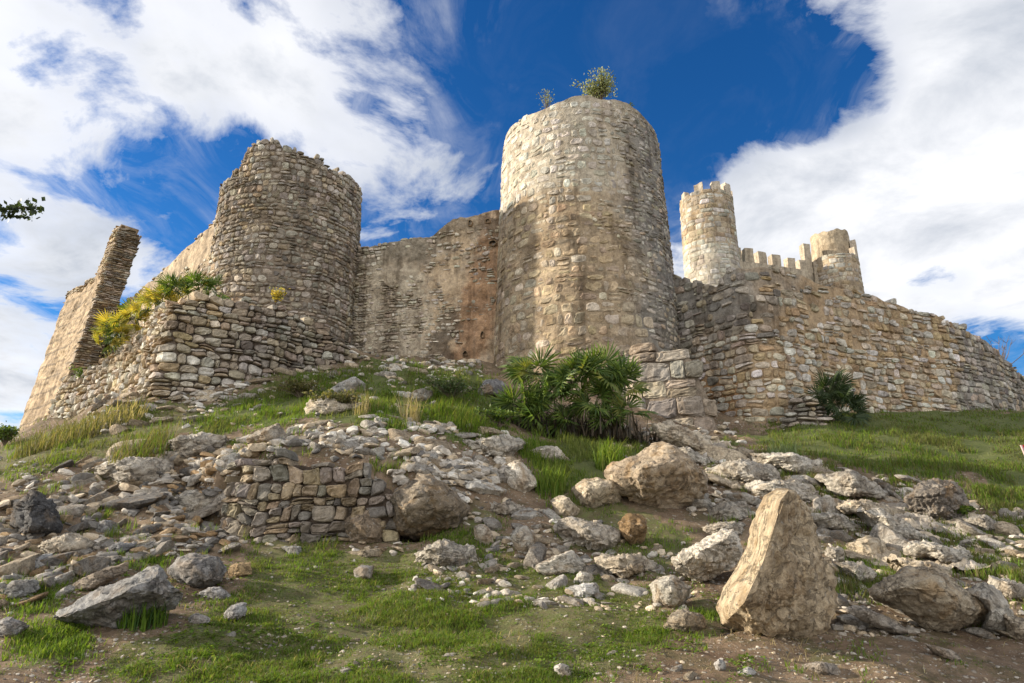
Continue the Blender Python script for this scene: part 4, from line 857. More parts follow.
for zn, phrase, poly, cnt, rng, wts, roll in ZONES:
    pa = np.array(poly, float); x0, y0 = pa.min(0); x1, y1 = pa.max(0); got = 0; tries = 0; names = list(wts); wv = np.array([wts[k] for k in names])
    while got < cnt and tries < 4000:
        tries += 1; px, py = r.uniform(x0, x1), r.uniform(y0, y1)
        if not inpoly(np.array([[px, py]]), poly)[0] or not free(px, py): continue
        s = rng[0]+(rng[1]-rng[0])*r.rand()**1.8
        if any((px-a)**2+((py-b)*1.6)**2 < (.42*(s+c))**2 for a, b, c in placed): continue
        p = hit1(px, py); placed.append((px, py, s)); got += 1
        hue = names[np.searchsorted(np.cumsum(wv), r.rand()*wv.sum())]; big = s > rng[0]+.35*(rng[1]-rng[0])
        ti = r.randint(len(TEMPL)); o0, P = TEMPL[ti]; o = o0.copy(); COL.objects.link(o)
        m = s/F_PX*p[1]*1.03/1.7*r.uniform(.9, 1.15); o.scale = (m, m*r.uniform(.8, 1.1), m*r.uniform(.8, 1.25))
        nrm = Vector(slope_n(p[0], p[1])).normalized(); qn = Vector((0, 0, 1)).rotation_difference(Vector((nrm.x*.5, nrm.y*.5, nrm.z)).normalized())
        o.rotation_mode = 'QUATERNION'
        from mathutils import Euler, Quaternion
        o.rotation_quaternion = Quaternion((0, 1, 0), roll+r.normal()*.22) @ qn @ Quaternion((1, 0, 0), r.normal()*.2) @ Quaternion((0, 0, 1), r.normal()*.5+(PI if r.rand() < .5 else 0))
        o.location = (p[0], p[1], p[2]+m*.02)
        c = np.array(COLS[hue][r.randint(len(COLS[hue]))])*r.uniform(.88, 1.12); o.color = (*c, 1)
        cn = {'dark': 'dark grey', 'orange': 'rusty orange'}.get(hue, hue); fl = 'flat' if ti % 2 else 'angular'
        tag(o, '%s %s %s stone lying loose %s' % ('large' if big else 'small', fl, cn, phrase), 'stone', '%s %s %s stones %s' % ('large' if big else 'small', fl, cn, phrase))
# the smaller rubble nobody could count
def rubble(name, zones, seed, res=2, mat=M_RUB):
    r = RS(seed); bag = Bag(); lib = [poly_rock(200+k, res, r.randint(7, 13), 14, .06, (1, .75, .45) if k % 2 else (1, .85, .65)) for k in range(10)]
    for poly, cnt, rng, cols in zones:
        pa = np.array(poly, float); x0, y0 = pa.min(0); x1, y1 = pa.max(0)
        q = np.stack([r.uniform(x0, x1, cnt*3), r.uniform(y0, y1, cnt*3)], -1); q = q[inpoly(q, poly)][:cnt]; P, ok = hit(q[:, 0], q[:, 1]); P = P[ok]; P = P[r.rand(len(P)) < .12+.88*sstep(-.28, .2, fbm(P*1.3+seed, 3))]
        for p in P:
            V, F_ = lib[r.randint(10)]; m = rng[0]+(rng[1]-rng[0])*r.rand()**2.5; M = np.array(Euler((r.normal()*.3, r.normal()*.3, r.uniform(0, 6.28))).to_matrix())
            m = m/F_PX*p[1]/1.7
            bag.add((V*m) @ M.T+p+np.array([0, 0, m*.06]), None, F_, np.array(cols[r.randint(len(cols))])*r.uniform(.8, 1.2))
    return tag(bag.build(name, mat), kind='stuff')
MIXC = COLS['grey']+COLS['tan']+COLS['pale']+COLS['dark'][:1]
rubble('rubble', [(ZONES[0][2], 2600, (3.5, 18), COLS['grey']+COLS['tan']+COLS['dark']+COLS['orange']), (ZONES[1][2], 420, (3, 11), MIXC), (ZONES[2][2], 1700, (3.5, 16), COLS['tan']+COLS['grey']+COLS['pale']), ([(470, 495), (570, 515), (690, 545), (700, 610), (600, 615), (400, 600), (420, 550)], 1000, (2, 13), COLS['tan']+COLS['grey']+COLS['dark']+COLS['pale'][:1]),
    (ZONES[4][2], 1800, (3, 13), COLS['grey']+COLS['tan']), ([(335, 345), (480, 358), (490, 385), (440, 372), (350, 372)], 380, (3, 12), MIXC), ([(-10, 455), (60, 470), (130, 452), (60, 500), (-10, 500)], 200, (4, 12), MIXC), ([(90, 395), (180, 385), (330, 368), (340, 385), (190, 415), (70, 440)], 420, (3, 14), MIXC), ([(600, 425), (740, 425), (760, 480), (700, 520), (600, 455)], 500, (4, 12), MIXC)  , ([(225, 440), (262, 440), (262, 545), (225, 548)], 160, (5, 18), COLS['tan']+COLS['grey']), ([(300, 445), (425, 455), (490, 480), (475, 505), (400, 492), (385, 465)], 420, (4, 17), COLS['tan']+COLS['grey']+COLS['dark']), ([(250, 438), (405, 446), (405, 464), (255, 456)], 120, (6, 18), COLS['tan']+COLS['grey']+COLS['dark']), ([(240, 536), (410, 540), (410, 556), (240, 554)], 90, (3, 14), COLS['tan']+COLS['grey'])], 41)
# stepped bedrock that breaks through the turf on the right
def vor(p, seed=0):
    i = np.floor(p).astype(int); f1 = np.full(p.shape[:-1], 9.); f2 = f1.copy(); idc = np.zeros(p.shape[:-1]); q = np.zeros(p.shape)
    for a in (-1, 0, 1):
        for b_ in (-1, 0, 1):
            cx, cy = i[..., 0]+a, i[..., 1]+b_; hx = _h(cx, cy, 0*cx+seed); hy = _h(cx, cy, 0*cx+seed+57); d = np.hypot(cx+hx-p[..., 0], cy+hy-p[..., 1]); n = d < f1
            f2 = np.where(n, f1, np.minimum(f2, d)); idc = np.where(n, _h(cx, cy, 0*cx+seed+91), idc); q = np.where(n[..., None], np.stack([p[..., 0]-cx-hx, p[..., 1]-cy-hy], -1), q); f1 = np.where(n, d, f1)
    return f1, f2, idc, q
bx = np.arange(1.8, 13.2, .035); by = np.arange(9.6, 19., .035); BX, BY = np.meshgrid(bx, by, indexing='ij'); BZ = H(BX, BY); B3 = np.stack([BX, BY, BZ], -1)
ROCKP = [(640, 425), (728, 430), (742, 446), (800, 452), (890, 474), (975, 482), (985, 512), (1010, 520), (1000, 548), (1030, 575), (1034, 640), (990, 640), (940, 600), (860, 580), (838, 560), (760, 540), (690, 532), (655, 470)]
wq = proj(B3)+10*np.stack([fbm(B3*1.3, 3), fbm(B3*1.3+8, 3)], -1)
def edge_dist(q, poly):
    d = np.full(q.shape[:-1], 1e9)
    for i in range(len(poly)):
        a, b_ = np.array(poly[i-1], float), np.array(poly[i], float); t = np.clip(((q-a) @ (b_-a))/np.dot(b_-a, b_-a), 0, 1); d = np.minimum(d, np.linalg.norm(q-(a+t[..., None]*(b_-a)), axis=-1))
    return np.where(inpoly(q, poly), d, -d)
mk = sstep(-3, 16, edge_dist(wq, ROCKP)); pat = sstep(-.3, .1, fbm(B3*.8+2, 3))
ca, sa = math.cos(-.42), math.sin(-.42); S_ = np.stack([BX*ca+BY*sa, -BX*sa+BY*ca], -1)+.25*np.stack([fbm(B3*.9, 3), fbm(B3*.9+7, 3)], -1)
f1, f2, id1, q1 = vor(S_*np.array([.55, 1.25]), 3); g1, g2, id2, q2 = vor(S_*np.array([1.5, 3.6]), 11)
hb = .2*(id1-.35)+.12*q1[..., 1]+.04*q1[..., 0]*(id1-.5)*4+.06*(id2-.5)+.05*q2[..., 1]*(.4+id1)-.12*(1-sstep(0, .12, f2-f1))-.035*(1-sstep(0, .1, g2-g1))+.05*fbm(B3*np.array([5, 5, 9]), 4)+.02*vnoise(B3*23)
BZ2 = BZ-.22+mk*(.16+hb*(.5+.6*pat))
bc = np.where((id2 < .5)[..., None], np.array([.33, .285, .225]), np.array([.38, .31, .22]))*(.65+.5*id1[..., None])*(.9+.25*(_h((id2*9999).astype(int), (id1*999).astype(int), 0*BX.astype(int))[..., None]))
tag(mesh_np('bedrock', np.stack([BX, BY, BZ2], -1), grid_faces(len(bx), len(by)), M_RUB, bc.reshape(-1, 3), False), kind='structure')
rubble('gravel', [([(-10, 606), (240, 560), (560, 570), (1034, 600), (1034, 690), (-10, 690)], 5200, (1., 5.5), [(.45, .4, .32)]+COLS['tan']*2+COLS['grey']*2+COLS['dark'])], 42, 1)
# ------------------------------------------------------------------ grass
def blades(bag, P, r, hgt, wid, cols, lean=.45, spread=.0):
    n = len(P); h = hgt*(.45+.75*r.rand(n))[:, None] if np.ndim(hgt) == 0 else (hgt*(.5+.7*r.rand(n)))[:, None]
    az = r.uniform(0, 2*PI, n); dx = np.stack([np.cos(az), np.sin(az), 0*az], -1); sd_ = np.stack([-np.sin(az), np.cos(az), 0*az], -1)
    if n > 3000: h = h*(.55+.9*sstep(-.35, .4, fbm(P*1.4+40, 4)))[:, None]
    l = (lean*(.2+r.rand(n)))[:, None]; w = (wid*(.6+.8*r.rand(n)))[:, None]; up = np.array([0, 0, 1.])
    b = P-up*.02; m = b+up*h*.55+dx*h*l*.35; t = b+up*h*(1-.25*l)+dx*h*l
    V = np.stack([b-sd_*w, b+sd_*w, m+sd_*w*.75, m-sd_*w*.75, t], 1)
    i = np.arange(n)[:, None]*5; Q = i+np.array([[0, 1, 2, 3]]); T = i+np.array([[3, 2, 4]])
    c = np.asarray(cols)[r.randint(0, len(cols), n)]*r.uniform(.75, 1.25, (n, 1))
    if n > 3000:                                         # patches of dry and of lush growth
        dry = (sstep(.05, .35, fbm(P*.8+21, 4))*.45)[:, None]; c = c*(1-dry)+np.array([.15, .135, .06])*r.uniform(.6, 1.3, (n, 1))*dry
    C = np.repeat(c[:, None], 5, 1)
    bag.add(V, Q, T, C)
def sample(poly, n, r, clump=None, soft=7.):
    pa = np.array(poly, float); x0, y0 = pa.min(0); x1, y1 = pa.max(0)
    q = np.stack([r.uniform(x0-12, x1+12, n), r.uniform(y0-12, y1+12, n)], -1); P, ok = hit(q[:, 0], q[:, 1]); q = q[ok]; P = P[ok]; P = P[inpoly(q+20*np.stack([fbm(P*1.1, 3), fbm(P*1.1+9, 3)], -1)+r.normal(size=q.shape)*soft, poly)]
    if clump is not None:
        k = fbm(P*clump[0]+4, 3)+r.uniform(-.12, .12, len(P)) > clump[1]; P = P[k]
    return P
def tufts(P, r, k, rad):
    Q = np.repeat(P, k, 0); a = r.uniform(0, 2*PI, len(Q)); d = rad*np.sqrt(r.rand(len(Q))); Q = Q+np.stack([np.cos(a)*d, np.sin(a)*d, 0*a], -1); Q[:, 2] = H(Q[:, 0], Q[:, 1]); return Q
GREENS = [(.095, .16, .018), (.125, .185, .024), (.075, .13, .016), (.15, .195, .028)]
LIME = [(.16, .21, .04), (.13, .19, .035), (.2, .22, .05)]
OLIVE = [(.12, .115, .04), (.15, .135, .05), (.09, .095, .03), (.2, .165, .08)]
STRAW = [(.34, .27, .14), (.28, .22, .11), (.4, .33, .19)]
r = RS(51); g = Bag()
P = sample(G_FORE, 32000, r, (1.7, -.24)); blades(g, tufts(P, r, 6, .05), r, .06, .0042, GREENS+[LIME[1]]+OLIVE[:2], .8)
P = sample([(0, 600), (1024, 600), (1024, 683), (0, 683)], 2500, r, (1.9, .12)); blades(g, tufts(P, r, 7, .05), r, .07, .0045, GREENS, .7)
FG = [(0, 560), (1024, 590), (1024, 683), (0, 683)]
P = sample(FG, 9000, r, (2.2, -.05)); blades(g, P, r, .09, .0028, STRAW+[(.2, .15, .09)], 2.2)
P = sample([(60, 560), (760, 570), (760, 683), (60, 683)], 5200, r, (1.9, .0)); Q = tufts(P, r, 6, .045); n = len(Q); a = r.uniform(0, 6.28, n); d = np.stack([np.cos(a), np.sin(a), r.uniform(.1, .7, n)], -1); sd2 = np.stack([-np.sin(a), np.cos(a), 0*a], -1); l = .03*r.uniform(.5, 1.4, (n, 1)); Q = Q+np.array([0, 0, .012])
g.add(np.stack([Q, Q+d*l*.55+sd2*l*.38, Q+d*l, Q+d*l*.55-sd2*l*.38], 1), np.arange(n)[:, None]*4+np.arange(4)[None], None, np.repeat((np.asarray(GREENS+LIME[:1])[r.randint(0, 5, n)]*r.uniform(.7, 1.25, (n, 1)))[:, None], 4, 1))
for poly in G_MISC+[G_MID]: P = sample(poly, 1500, r, (1.4, -.02), 10.); blades(g, tufts(P, r, 6, .06), r, .1, .005, GREENS+LIME[:1], .7)
tag(g.build('grass', M_GRASS), kind='stuff')
g = Bag()
P = sample(G_SLOPE, 9000, r, (1.1, -.18)); blades(g, tufts(P, r, 6, .1), r, .15, .007, GREENS+GREENS[:2]+OLIVE[:2], .7)
P = sample([(245, 405), (330, 375), (480, 375), (508, 440), (400, 415)], 900, r, (.9, .02)); blades(g, tufts(P, r, 40, .22), r, .3, .007, OLIVE[:3]+GREENS*2, .65)
P = sample(G_RIGHT, 14000, r, (.9, -.25)); blades(g, tufts(P, r, 6, .12), r, .15, .008, GREENS+OLIVE[:3], .7)
P = sample(G_LOWR, 3500, r, (1.1, -.1)); blades(g, tufts(P, r, 6, .08), r, .14, .007, GREENS[:2]+OLIVE, .6)
P = sample(G_PALM, 4200, r, (1.1, -.2)); blades(g, tufts(P, r, 6, .1), r, .22, .008, GREENS+LIME, .65)
P = sample(G_LEFT, 3200, r, (1., .0)); blades(g, tufts(P, r, 8, .14), r, .17, .008, OLIVE[:3]+GREENS+LIME[:1], .6)
P = sample([(225, 440), (310, 405), (330, 418), (260, 446)], 900, r); blades(g, tufts(P, r, 6, .08), r, .12, .007, LIME+GREENS, .6)
P = sample([(690, 440), (760, 436), (1030, 480), (1030, 600), (840, 600), (700, 520)], 3200, r, (1.5, .02)); blades(g, tufts(P, r, 14, .1), r, .15, .006, GREENS+OLIVE, .6)
P = sample([(0, 480), (250, 440), (480, 470), (480, 520), (0, 600)], 900, r, (1.3, .08)); blades(g, tufts(P, r, 20, .09), r, .16, .005, GREENS+OLIVE[:2], .6)
tag(g.build('weeds', M_GRASS), kind='stuff')

# countable grass tufts and weeds
def tuft(name, label, px, py, rad, h_, cols, n=160, w=.006, cat='grass tuft', seed=0, lean=.6):
    r = RS(int(px)+seed); p = hit1(px, py); g = Bag(); Q = tufts(p[None], r, n, rad); blades(g, Q, r, h_, w, cols, lean); o = g.build(name, M_GRASS, None, False, p); o.location = p
    return tag(o, label, cat)
tuft('grass_tuft', 'dark green grass tuft in front of the long grey slab', 143, 628, .22, .34, GREENS[:3]+[(.04, .08, .02)], 260)
tuft('grass_tuft', 'tall dry straw tuft in the weeds above the terrace wall', 410, 424, .2, .75, STRAW, 110, .005, lean=.35)
tuft('grass_tuft', 'pale dry tuft in the weeds left of the palm', 362, 414, .2, .55, STRAW+OLIVE[:1], 90, .005, lean=.35)
tuft('grass_tuft', 'grey-green spiky tuft above the bedrock ledges', 783, 458, .35, .45, [(.2, .24, .12), (.16, .2, .09)], 200, .008)
tuft('grass_tuft', 'dark olive bush of grass on the scree below the retaining wall', 140, 465, .55, .7, OLIVE+GREENS[:1], 500, .007)
tuft('grass_tuft', 'sprawling olive grass hummock at the left skyline', 60, 446, .8, .55, OLIVE, 600, .009)
tuft('grass_tuft', 'pale straw hummock beside the corner of the retaining wall', 112, 424, .7, .5, OLIVE+STRAW, 420, .01)
tuft('grass_tuft', 'leafy green weed beside the line of three boulders', 610, 470, .3, .62, LIME+GREENS, 240, .012)
tuft('grass_tuft', 'bright grass tuft squeezed between the line of boulders', 550, 492, .3, .5, LIME+GREENS, 260, .009)

# ------------------------------------------------------------------ fan palms
def fan_mesh(seed, n=20, L_=.55, span=3.6, cols=((.05, .09, .02),), stalk=.5):
    r = RS(seed); bag = Bag(); base = np.zeros(3)
    tube(bag, [(0, 0, -stalk), (0, .02, -stalk*.5), (0, 0, 0)], [.012, .01, .008], 4, (.1, .12, .04))
    for i in range(n):
        a = -span/2+span*i/(n-1)+r.normal()*.03; l = L_*(1-.28*abs(a)/(span/2))*r.uniform(.85, 1.1); d = np.array([math.sin(a), 0, math.cos(a)]); s = np.array([math.cos(a), 0, -math.sin(a)]); w = .02*r.uniform(.8, 1.2)
        up = np.array([0, -1, 0]); dr = r.uniform(.05, .3)
        p1 = d*l*.12; p2 = d*l*.6+up*.03; p3 = d*l-up*l*dr*.5+np.array([0, 0, -l*dr*.4])
        V = np.array([p1-s*w*.4, p1+up*.008, p1+s*w*.4, p2-s*w, p2+up*.018, p2+s*w, p3])
        bag.add(V, [[0, 1, 4, 3], [1, 2, 5, 4]], [[3, 4, 6], [4, 5, 6]], np.array(cols[r.randint(len(cols))])*r.uniform(.75, 1.25))
    return bag.build('frond', M_LEAF)
PG = [(.075, .125, .02), (.11, .16, .026), (.055, .095, .018), (.135, .17, .03)]
PY = [(.34, .29, .04), (.42, .33, .05), (.24, .24, .04)]
def palm(name, label, px, py, heads, seed, mix_y=.2, scl=1., dead=True, Y=None, cols=None, ycols=None):
    """heads: list of (px,py,radius m,count): rosettes of the clump"""
    r = RS(seed); p = hit1(px, py) if Y is None else W(px, py, Y); root = empty(name, label, 'palm', tuple(p))
    src = [fan_mesh(seed*10+k, r.randint(17, 23), .58, r.uniform(3., 4.), cols or PG) for k in range(4)]+[fan_mesh(seed*10+7+k, 18, .52, 3.2, ycols or PY) for k in range(2)]
    used = set()
    for hx, hy, R_, cnt, *yy in heads:
        yq = yy[0] if yy else p[1]
        c = W(hx, hy, yq); c = np.array([c[0], yq+.1, c[2]])
        for i in range(cnt):
            d = r.normal(size=3); d[2] = abs(d[2])*1.0-.32; d[1] = d[1]*.7-.35; d /= np.linalg.norm(d)
            k = r.randint(4) if r.rand() > mix_y else 4+r.randint(2)
            if k in used: o = src[k].copy(); COL.objects.link(o)
            else: o = src[k]; used.add(k)
            face = np.array([0, -.8, .45])+r.normal(size=3)*.45; y_ = -(face-d*np.dot(face, d)); y_ /= np.linalg.norm(y_); x_ = np.cross(y_, d)
            o.parent = root; o.rotation_mode = 'QUATERNION'; o.rotation_quaternion = Matrix(np.stack([x_, y_, d], 1).tolist()).to_quaternion(); o.location = Vector(c+d*R_*r.uniform(.4, .8))-root.location; s = scl*r.uniform(.75, 1.2); o.scale = (s, s, s)
    for k in range(len(src)):
        if k not in used: bpy.data.objects.remove(src[k])
    if dead:
        g = Bag()
        for hx, hy, R_, cnt in heads:
            c = W(hx, hy, p[1]); c = np.array([c[0], p[1]+.25, c[2]]); n = 90; gz = H(c[0], c[1])
            pts = np.stack([c[0]+r.normal(size=n)*R_*.8, c[1]+r.normal(size=n)*.25, gz+0*r.rand(n)], -1); h_ = max(.25, (c[2]-gz)*.5); blades(g, pts, r, h_, .02, [(.05, .04, .025), (.035, .03, .02), (.07, .05, .03)], .6)
        g.build('dead_thatch', M_LEAF, root, False, root.location)
    return root
palm('fan_palm', 'large clump of fan palm in front of the tall round tower', 575, 440, [(535, 372, .5, 12), (522, 404, .5, 12), (554, 396, .5, 10), (576, 380, .55, 12), (602, 374, .6, 13), (622, 388, .55, 11), (596, 404, .5, 10), (540, 424, .5, 8), (572, 424, .5, 7), (606, 424, .45, 6), (628, 412, .4, 5)], 3, .1, 1.1, True, None, None, [(.13, .15, .03), (.17, .17, .03), (.1, .13, .03)])
palm('fan_palm', 'dark drooping fan palm against the outer wall', 838, 424, [(832, 392, .5, 14), (840, 403, .55, 14), (848, 412, .45, 8)], 4, .0, .95, False, None, [(.03, .05, .016), (.04, .062, .02), (.055, .075, .03)])

# ------------------------------------------------------------------ leafy shrubs
def shrub(name, label, base, H_, Wd_, r, nst=14, nlf=500, lf=.045, cols=PG, cat='shrub', stemc=(.16, .13, .09), up=.8, thin=.008):
    o = empty(name, label, cat, tuple(base)); st = Bag(); lv = Bag(); tips = []
    for i in range(nst):
        a = r.uniform(0, 2*PI); d = np.array([math.cos(a)*Wd_*r.uniform(.1, 1), math.sin(a)*Wd_*.7*r.uniform(.1, 1), H_*r.uniform(.6, 1)]); k = np.linspace(0, 1, 6)[:, None]
        pts = d*k+np.array([0, 0, 1])*H_*.18*np.sin(k*PI)*up+r.normal(size=(6, 3))*.02*k; tube(st, pts, np.linspace(thin*1.5, thin*.5, 6), 4, stemc); tips.append(pts)
    tp = np.array(tips); n = nlf; i = r.randint(0, nst, n); t = r.uniform(.3, 1, n)*4.99; f = t.astype(int); c = tp[i, f]*(1-(t-f))[:, None]+tp[i, np.minimum(f+1, 5)]*(t-f)[:, None]
    c = c+r.normal(size=(n, 3))*.09*H_
    d = r.normal(size=(n, 3)); d[:, 2] = np.abs(d[:, 2]); d /= np.linalg.norm(d, axis=1)[:, None]; s = np.cross(d, r.normal(size=(n, 3))); s /= np.linalg.norm(s, axis=1)[:, None]+1e-9; l = lf*r.uniform(.6, 1.4, (n, 1))
    V = np.stack([c, c+d*l*.5+s*l*.28, c+d*l, c+d*l*.5-s*l*.28], 1); Q = np.arange(n)[:, None]*4+np.arange(4)[None]
    cc = np.asarray(cols)[r.randint(0, len(cols), n)]*r.uniform(.7, 1.3, (n, 1)); lv.add(V, Q, None, np.repeat(cc[:, None], 4, 1))
    st.build('stem', M_BARK, o); lv.build('foliage', M_LEAF, o); return o
r = RS(61)
SAGE = [(.2, .22, .1), (.26, .27, .13), (.15, .17, .07), (.32, .32, .18)]
zt = float(top2f(np.array([.1]))[0])
def rim(px): # a spot on the tall tower's rim
    th = np.linspace(-1.4, 1.4, 200); P, n = D2.S((th-D2.a0)*D2.R, top2f(th)); P = P-n*.25; q = proj(P); k = np.argmin(np.abs(q[:, 0]-px)); return P[k]
shrub('rim_shrub', 'grey-green leafy shrub on top of the tall round tower', rim(601)-np.array([0, 0, .1]), 1.05, 1.15, r, 40, 2200, .085, SAGE)
shrub('rim_weed', 'small wispy weed on the tall tower rim, left of the shrub', rim(546)-np.array([0, 0, .1]), 1.0, .45, r, 12, 260, .06, SAGE)
shrub('rim_weed', 'tiny dark weed on the tall tower rim, right of the shrub', rim(630)-np.array([0, 0, .1]), .4, .2, r, 8, 110, .06, PG)
# plants growing on the retaining wall
YG = [(.3, .28, .04), (.38, .31, .05), (.22, .23, .04), (.12, .16, .03)]
palm('fan_palm', 'yellow-green spiky palm spilling over the retaining wall', 150, 312, [(112, 328, .45, 10, 20.6), (128, 318, .42, 10, 19.8), (145, 309, .42, 10, 18.9), (118, 336, .45, 10, 20.6), (160, 302, .4, 12, 18.2), (104, 342, .45, 8, 21.), (136, 318, .5, 9, 19.6)], 5, .9, .88, False, 19.8)
palm('fan_palm', 'green palm with orange tips on top of the retaining wall', 190, 300, [(176, 291, .4, 9, 18.), (196, 288, .45, 10, 18.4), (213, 291, .4, 6, 18.6)], 6, .3, .8, False, 18.2)
shrub('wall_shrub', 'golden flowering weed on the retaining wall below the broken tower', W(275, 306, 19.6), .55, .3, r, 12, 260, .08, [(.5, .36, .05), (.4, .3, .05), (.2, .2, .05)])
shrub('wall_shrub', 'dry grey shrub hanging on the sloping end of the retaining wall', W(110, 372, 21.9), .7, .6, r, 18, 260, .06, OLIVE+STRAW)
shrub('wall_shrub', 'small green weed on the low end of the retaining wall', W(82, 382, 23.), .5, .5, r, 12, 300, .07, GREENS)
# tufts rooted in the outer wall
for px, py, Y, s, lb in ((908, 387, 23.7, .34, 'dark green tuft growing from the middle of the outer wall'), (890, 364, 23.3, .22, 'little green tuft above the largest tuft on the outer wall'), (957, 374, 24.9, .3, 'dark tuft where the outer wall turns to grey rubble'), (975, 392, 25.6, .5, 'broad dark bush at the foot of the grey rubble stretch'), (843, 352, 22.4, .16, 'tiny tuft high on the outer wall')):
    shrub('wall_tuft', lb, W(px, py, Y)-np.array([0, .1, .1]), s, s*.7, r, 12, int(500*s+120), .06, PG, 'wall plant')
# bare twigs behind the outer wall
def twigs(name, label, base, H_, r, n=9):
    o = empty(name, label, 'shrub', tuple(base)); st = Bag()
    for i in range(n):
        d = np.array([r.normal()*.45, r.normal()*.3, 1.])*H_*r.uniform(.5, 1); k = np.linspace(0, 1, 6)[:, None]; pts = d*k+r.normal(size=(6, 3))*.03*k; tube(st, pts, np.linspace(.02, .006, 6), 4, (.1, .08, .06))
        for j in range(4):
            t = r.randint(2, 5); e = pts[t]+np.array([r.normal()*.3, r.normal()*.2, .35])*H_*.35; tube(st, [pts[t], (pts[t]+e)/2+r.normal(size=3)*.02, e], [.01, .007, .004], 4, (.1, .08, .06))
    st.build('stem', M_BARK, o); return o
twigs('bare_shrub', 'leafless twiggy shrub on the skyline above the outer wall', W(1002, 372, 28.5), 1.9, r)
# undergrowth bushes of the slope
for px, py, h_, w_, cols, lb in ((452, 402, .55, .9, [(.06, .09, .03), (.08, .11, .035), (.1, .12, .05)], 'feathery green bush on the weedy slope left of the palm'), (330, 412, .4, .7, OLIVE, 'olive shrub on the weedy slope below the curtain wall'), (300, 398, .4, .8, OLIVE, 'dull olive shrub on the slope under the retaining wall'),
        (500, 428, .4, .6, PG, 'low dark green bush at the left foot of the palm'), (4, 447, .6, .5, PG, 'dark bush on the skyline at the left edge'), (960, 520, .2, .3, PG, 'low green plant beside the dark craggy bedrock')):
    shrub('slope_bush', lb, hit1(px, py), h_, w_, r, 30, 1500, .07, cols, 'bush')

# ------------------------------------------------------------------ tree at the left, mostly out of frame
tr = empty('carob_tree', 'tree branch with dark leaves reaching in at the left edge', 'tree', (-8.9, 5.6, float(H0(np.array([-8.9]), np.array([5.6]))[0])))
b_ = Bag(); base = np.array(tr.location); tip = W(37, 207, 6.2); root2 = W(-60, 222, 6.2)
tube(b_, [base-[0, 0, .3], base+[.1, 0, 1.5], base+[.0, .1, 3.]], [.2, .16, .13], 10, (.1, .08, .06)); b_.build('trunk', M_BARK, tr, True, base)
b_ = Bag(); fork = base+np.array([0, .1, 3.]); lim = [fork, fork*.5+root2*.5+[0, 0, .3], root2, root2*.5+tip*.5+[0, 0, .05], tip]; tube(b_, lim, [.12, .08, .04, .02, .006], 8)
cl = []
for i in range(14):
    d = r.normal(size=3); d[2] = abs(d[2])*.8; d /= np.linalg.norm(d); e = fork+d*np.array([1., 1., 1.1])*r.uniform(.7, 1)+np.array([-.4, -.3, .7]); tube(b_, [fork, (fork+e)/2+[0, 0, .15], e], [.08, .05, .02], 6); cl.append(e)
b_.build('limb', M_BARK, tr, True, base)
lv = Bag(); cs = np.concatenate([np.repeat(np.array(cl), 170, 0)+r.normal(size=(14*170, 3))*.45, np.array([root2*(1-t)+tip*t for t in r.uniform(.2, 1.0, 260)])+r.normal(size=(260, 3))*np.array([.06, .07, .035])])
n = len(cs); d = r.normal(size=(n, 3)); d /= np.linalg.norm(d, axis=1)[:, None]; s = np.cross(d, r.normal(size=(n, 3))); s /= np.linalg.norm(s, axis=1)[:, None]; l = .07*r.uniform(.6, 1.3, (n, 1))
lv.add(np.stack([cs, cs+d*l*.5+s*l*.3, cs+d*l, cs+d*l*.5-s*l*.3], 1), np.arange(n)[:, None]*4+np.arange(4)[None], None, np.repeat((np.array([.035, .05, .02])*r.uniform(.6, 1.4, (n, 1)))[:, None], 4, 1)); lv.build('crown', M_LEAF, tr, False, base)

# red board on the far right of the grass
rb = empty('red_board', 'red board with a pale edge standing on the grass slope at the frame edge', 'sign', tuple(hit1(1023, 462)))
Yr = rb.location.y; Pq = W(1026., 457, Yr); hq = W(1026., 445, Yr)[2]-Pq[2]
for nm, x0, x1, cc, dy in (('panel', .02, .42, (.5, .012, .018), 0.), ('edge_trim', -.005, .03, (.5, .36, .34), -.004)):
    g = Bag(); k = np.array([[a, b, c] for a in (x0, x1) for b in (dy, .03) for c in (0, hq)]); k[:, 0] -= k[:, 2]*.22
    g.add(k+Pq, [[0, 1, 3, 2], [4, 6, 7, 5], [0, 4, 5, 1], [2, 3, 7, 6], [0, 2, 6, 4], [1, 5, 7, 3]], None, cc); g.build(nm, M_PAINT, rb, False, rb.location)
g = Bag(); tube(g, [Pq+[.2, .05, -.5], Pq+[.2, .05, hq*.8]], .02, 6, (.3, .3, .3)); g.build('post', M_PAINT, rb, True, rb.location)
CLOUDS = [(40, 120, 150, .15), (190, 50, 150, .14), (360, 85, 120, .15), (60, 380, 160, .16), (150, 265, 50, .1), (260, 20, 110, .08), (5, 60, 90, .08),
          (1000, 130, 230, .18), (860, 220, 170, .22), (760, 230, 120, .22), (1010, 10, 120, .12), (835, 60, 90, -.16), (1000, 310, 40, .05), (920, 200, 120, .08),
          (590, 60, 190, -.3), (720, 110, 120, -.25), (840, 100, 60, -.22), (170, 195, 75, -.15), (210, 150, 60, -.08), (940, 300, 40, -.14), (85, 45, 60, -.1), (450, 200, 100, -.05), (985, 350, 40, -.2), (110, 120, 60, -.06), (60, 300, 60, -.06)]
CLB = .6; BACK_FILL = 1.0; SKYV = .6; SKYT = (.42, .82, 1.12); EXPO = 1.0; SAZ = (-1, .15, 0); SEL = 19
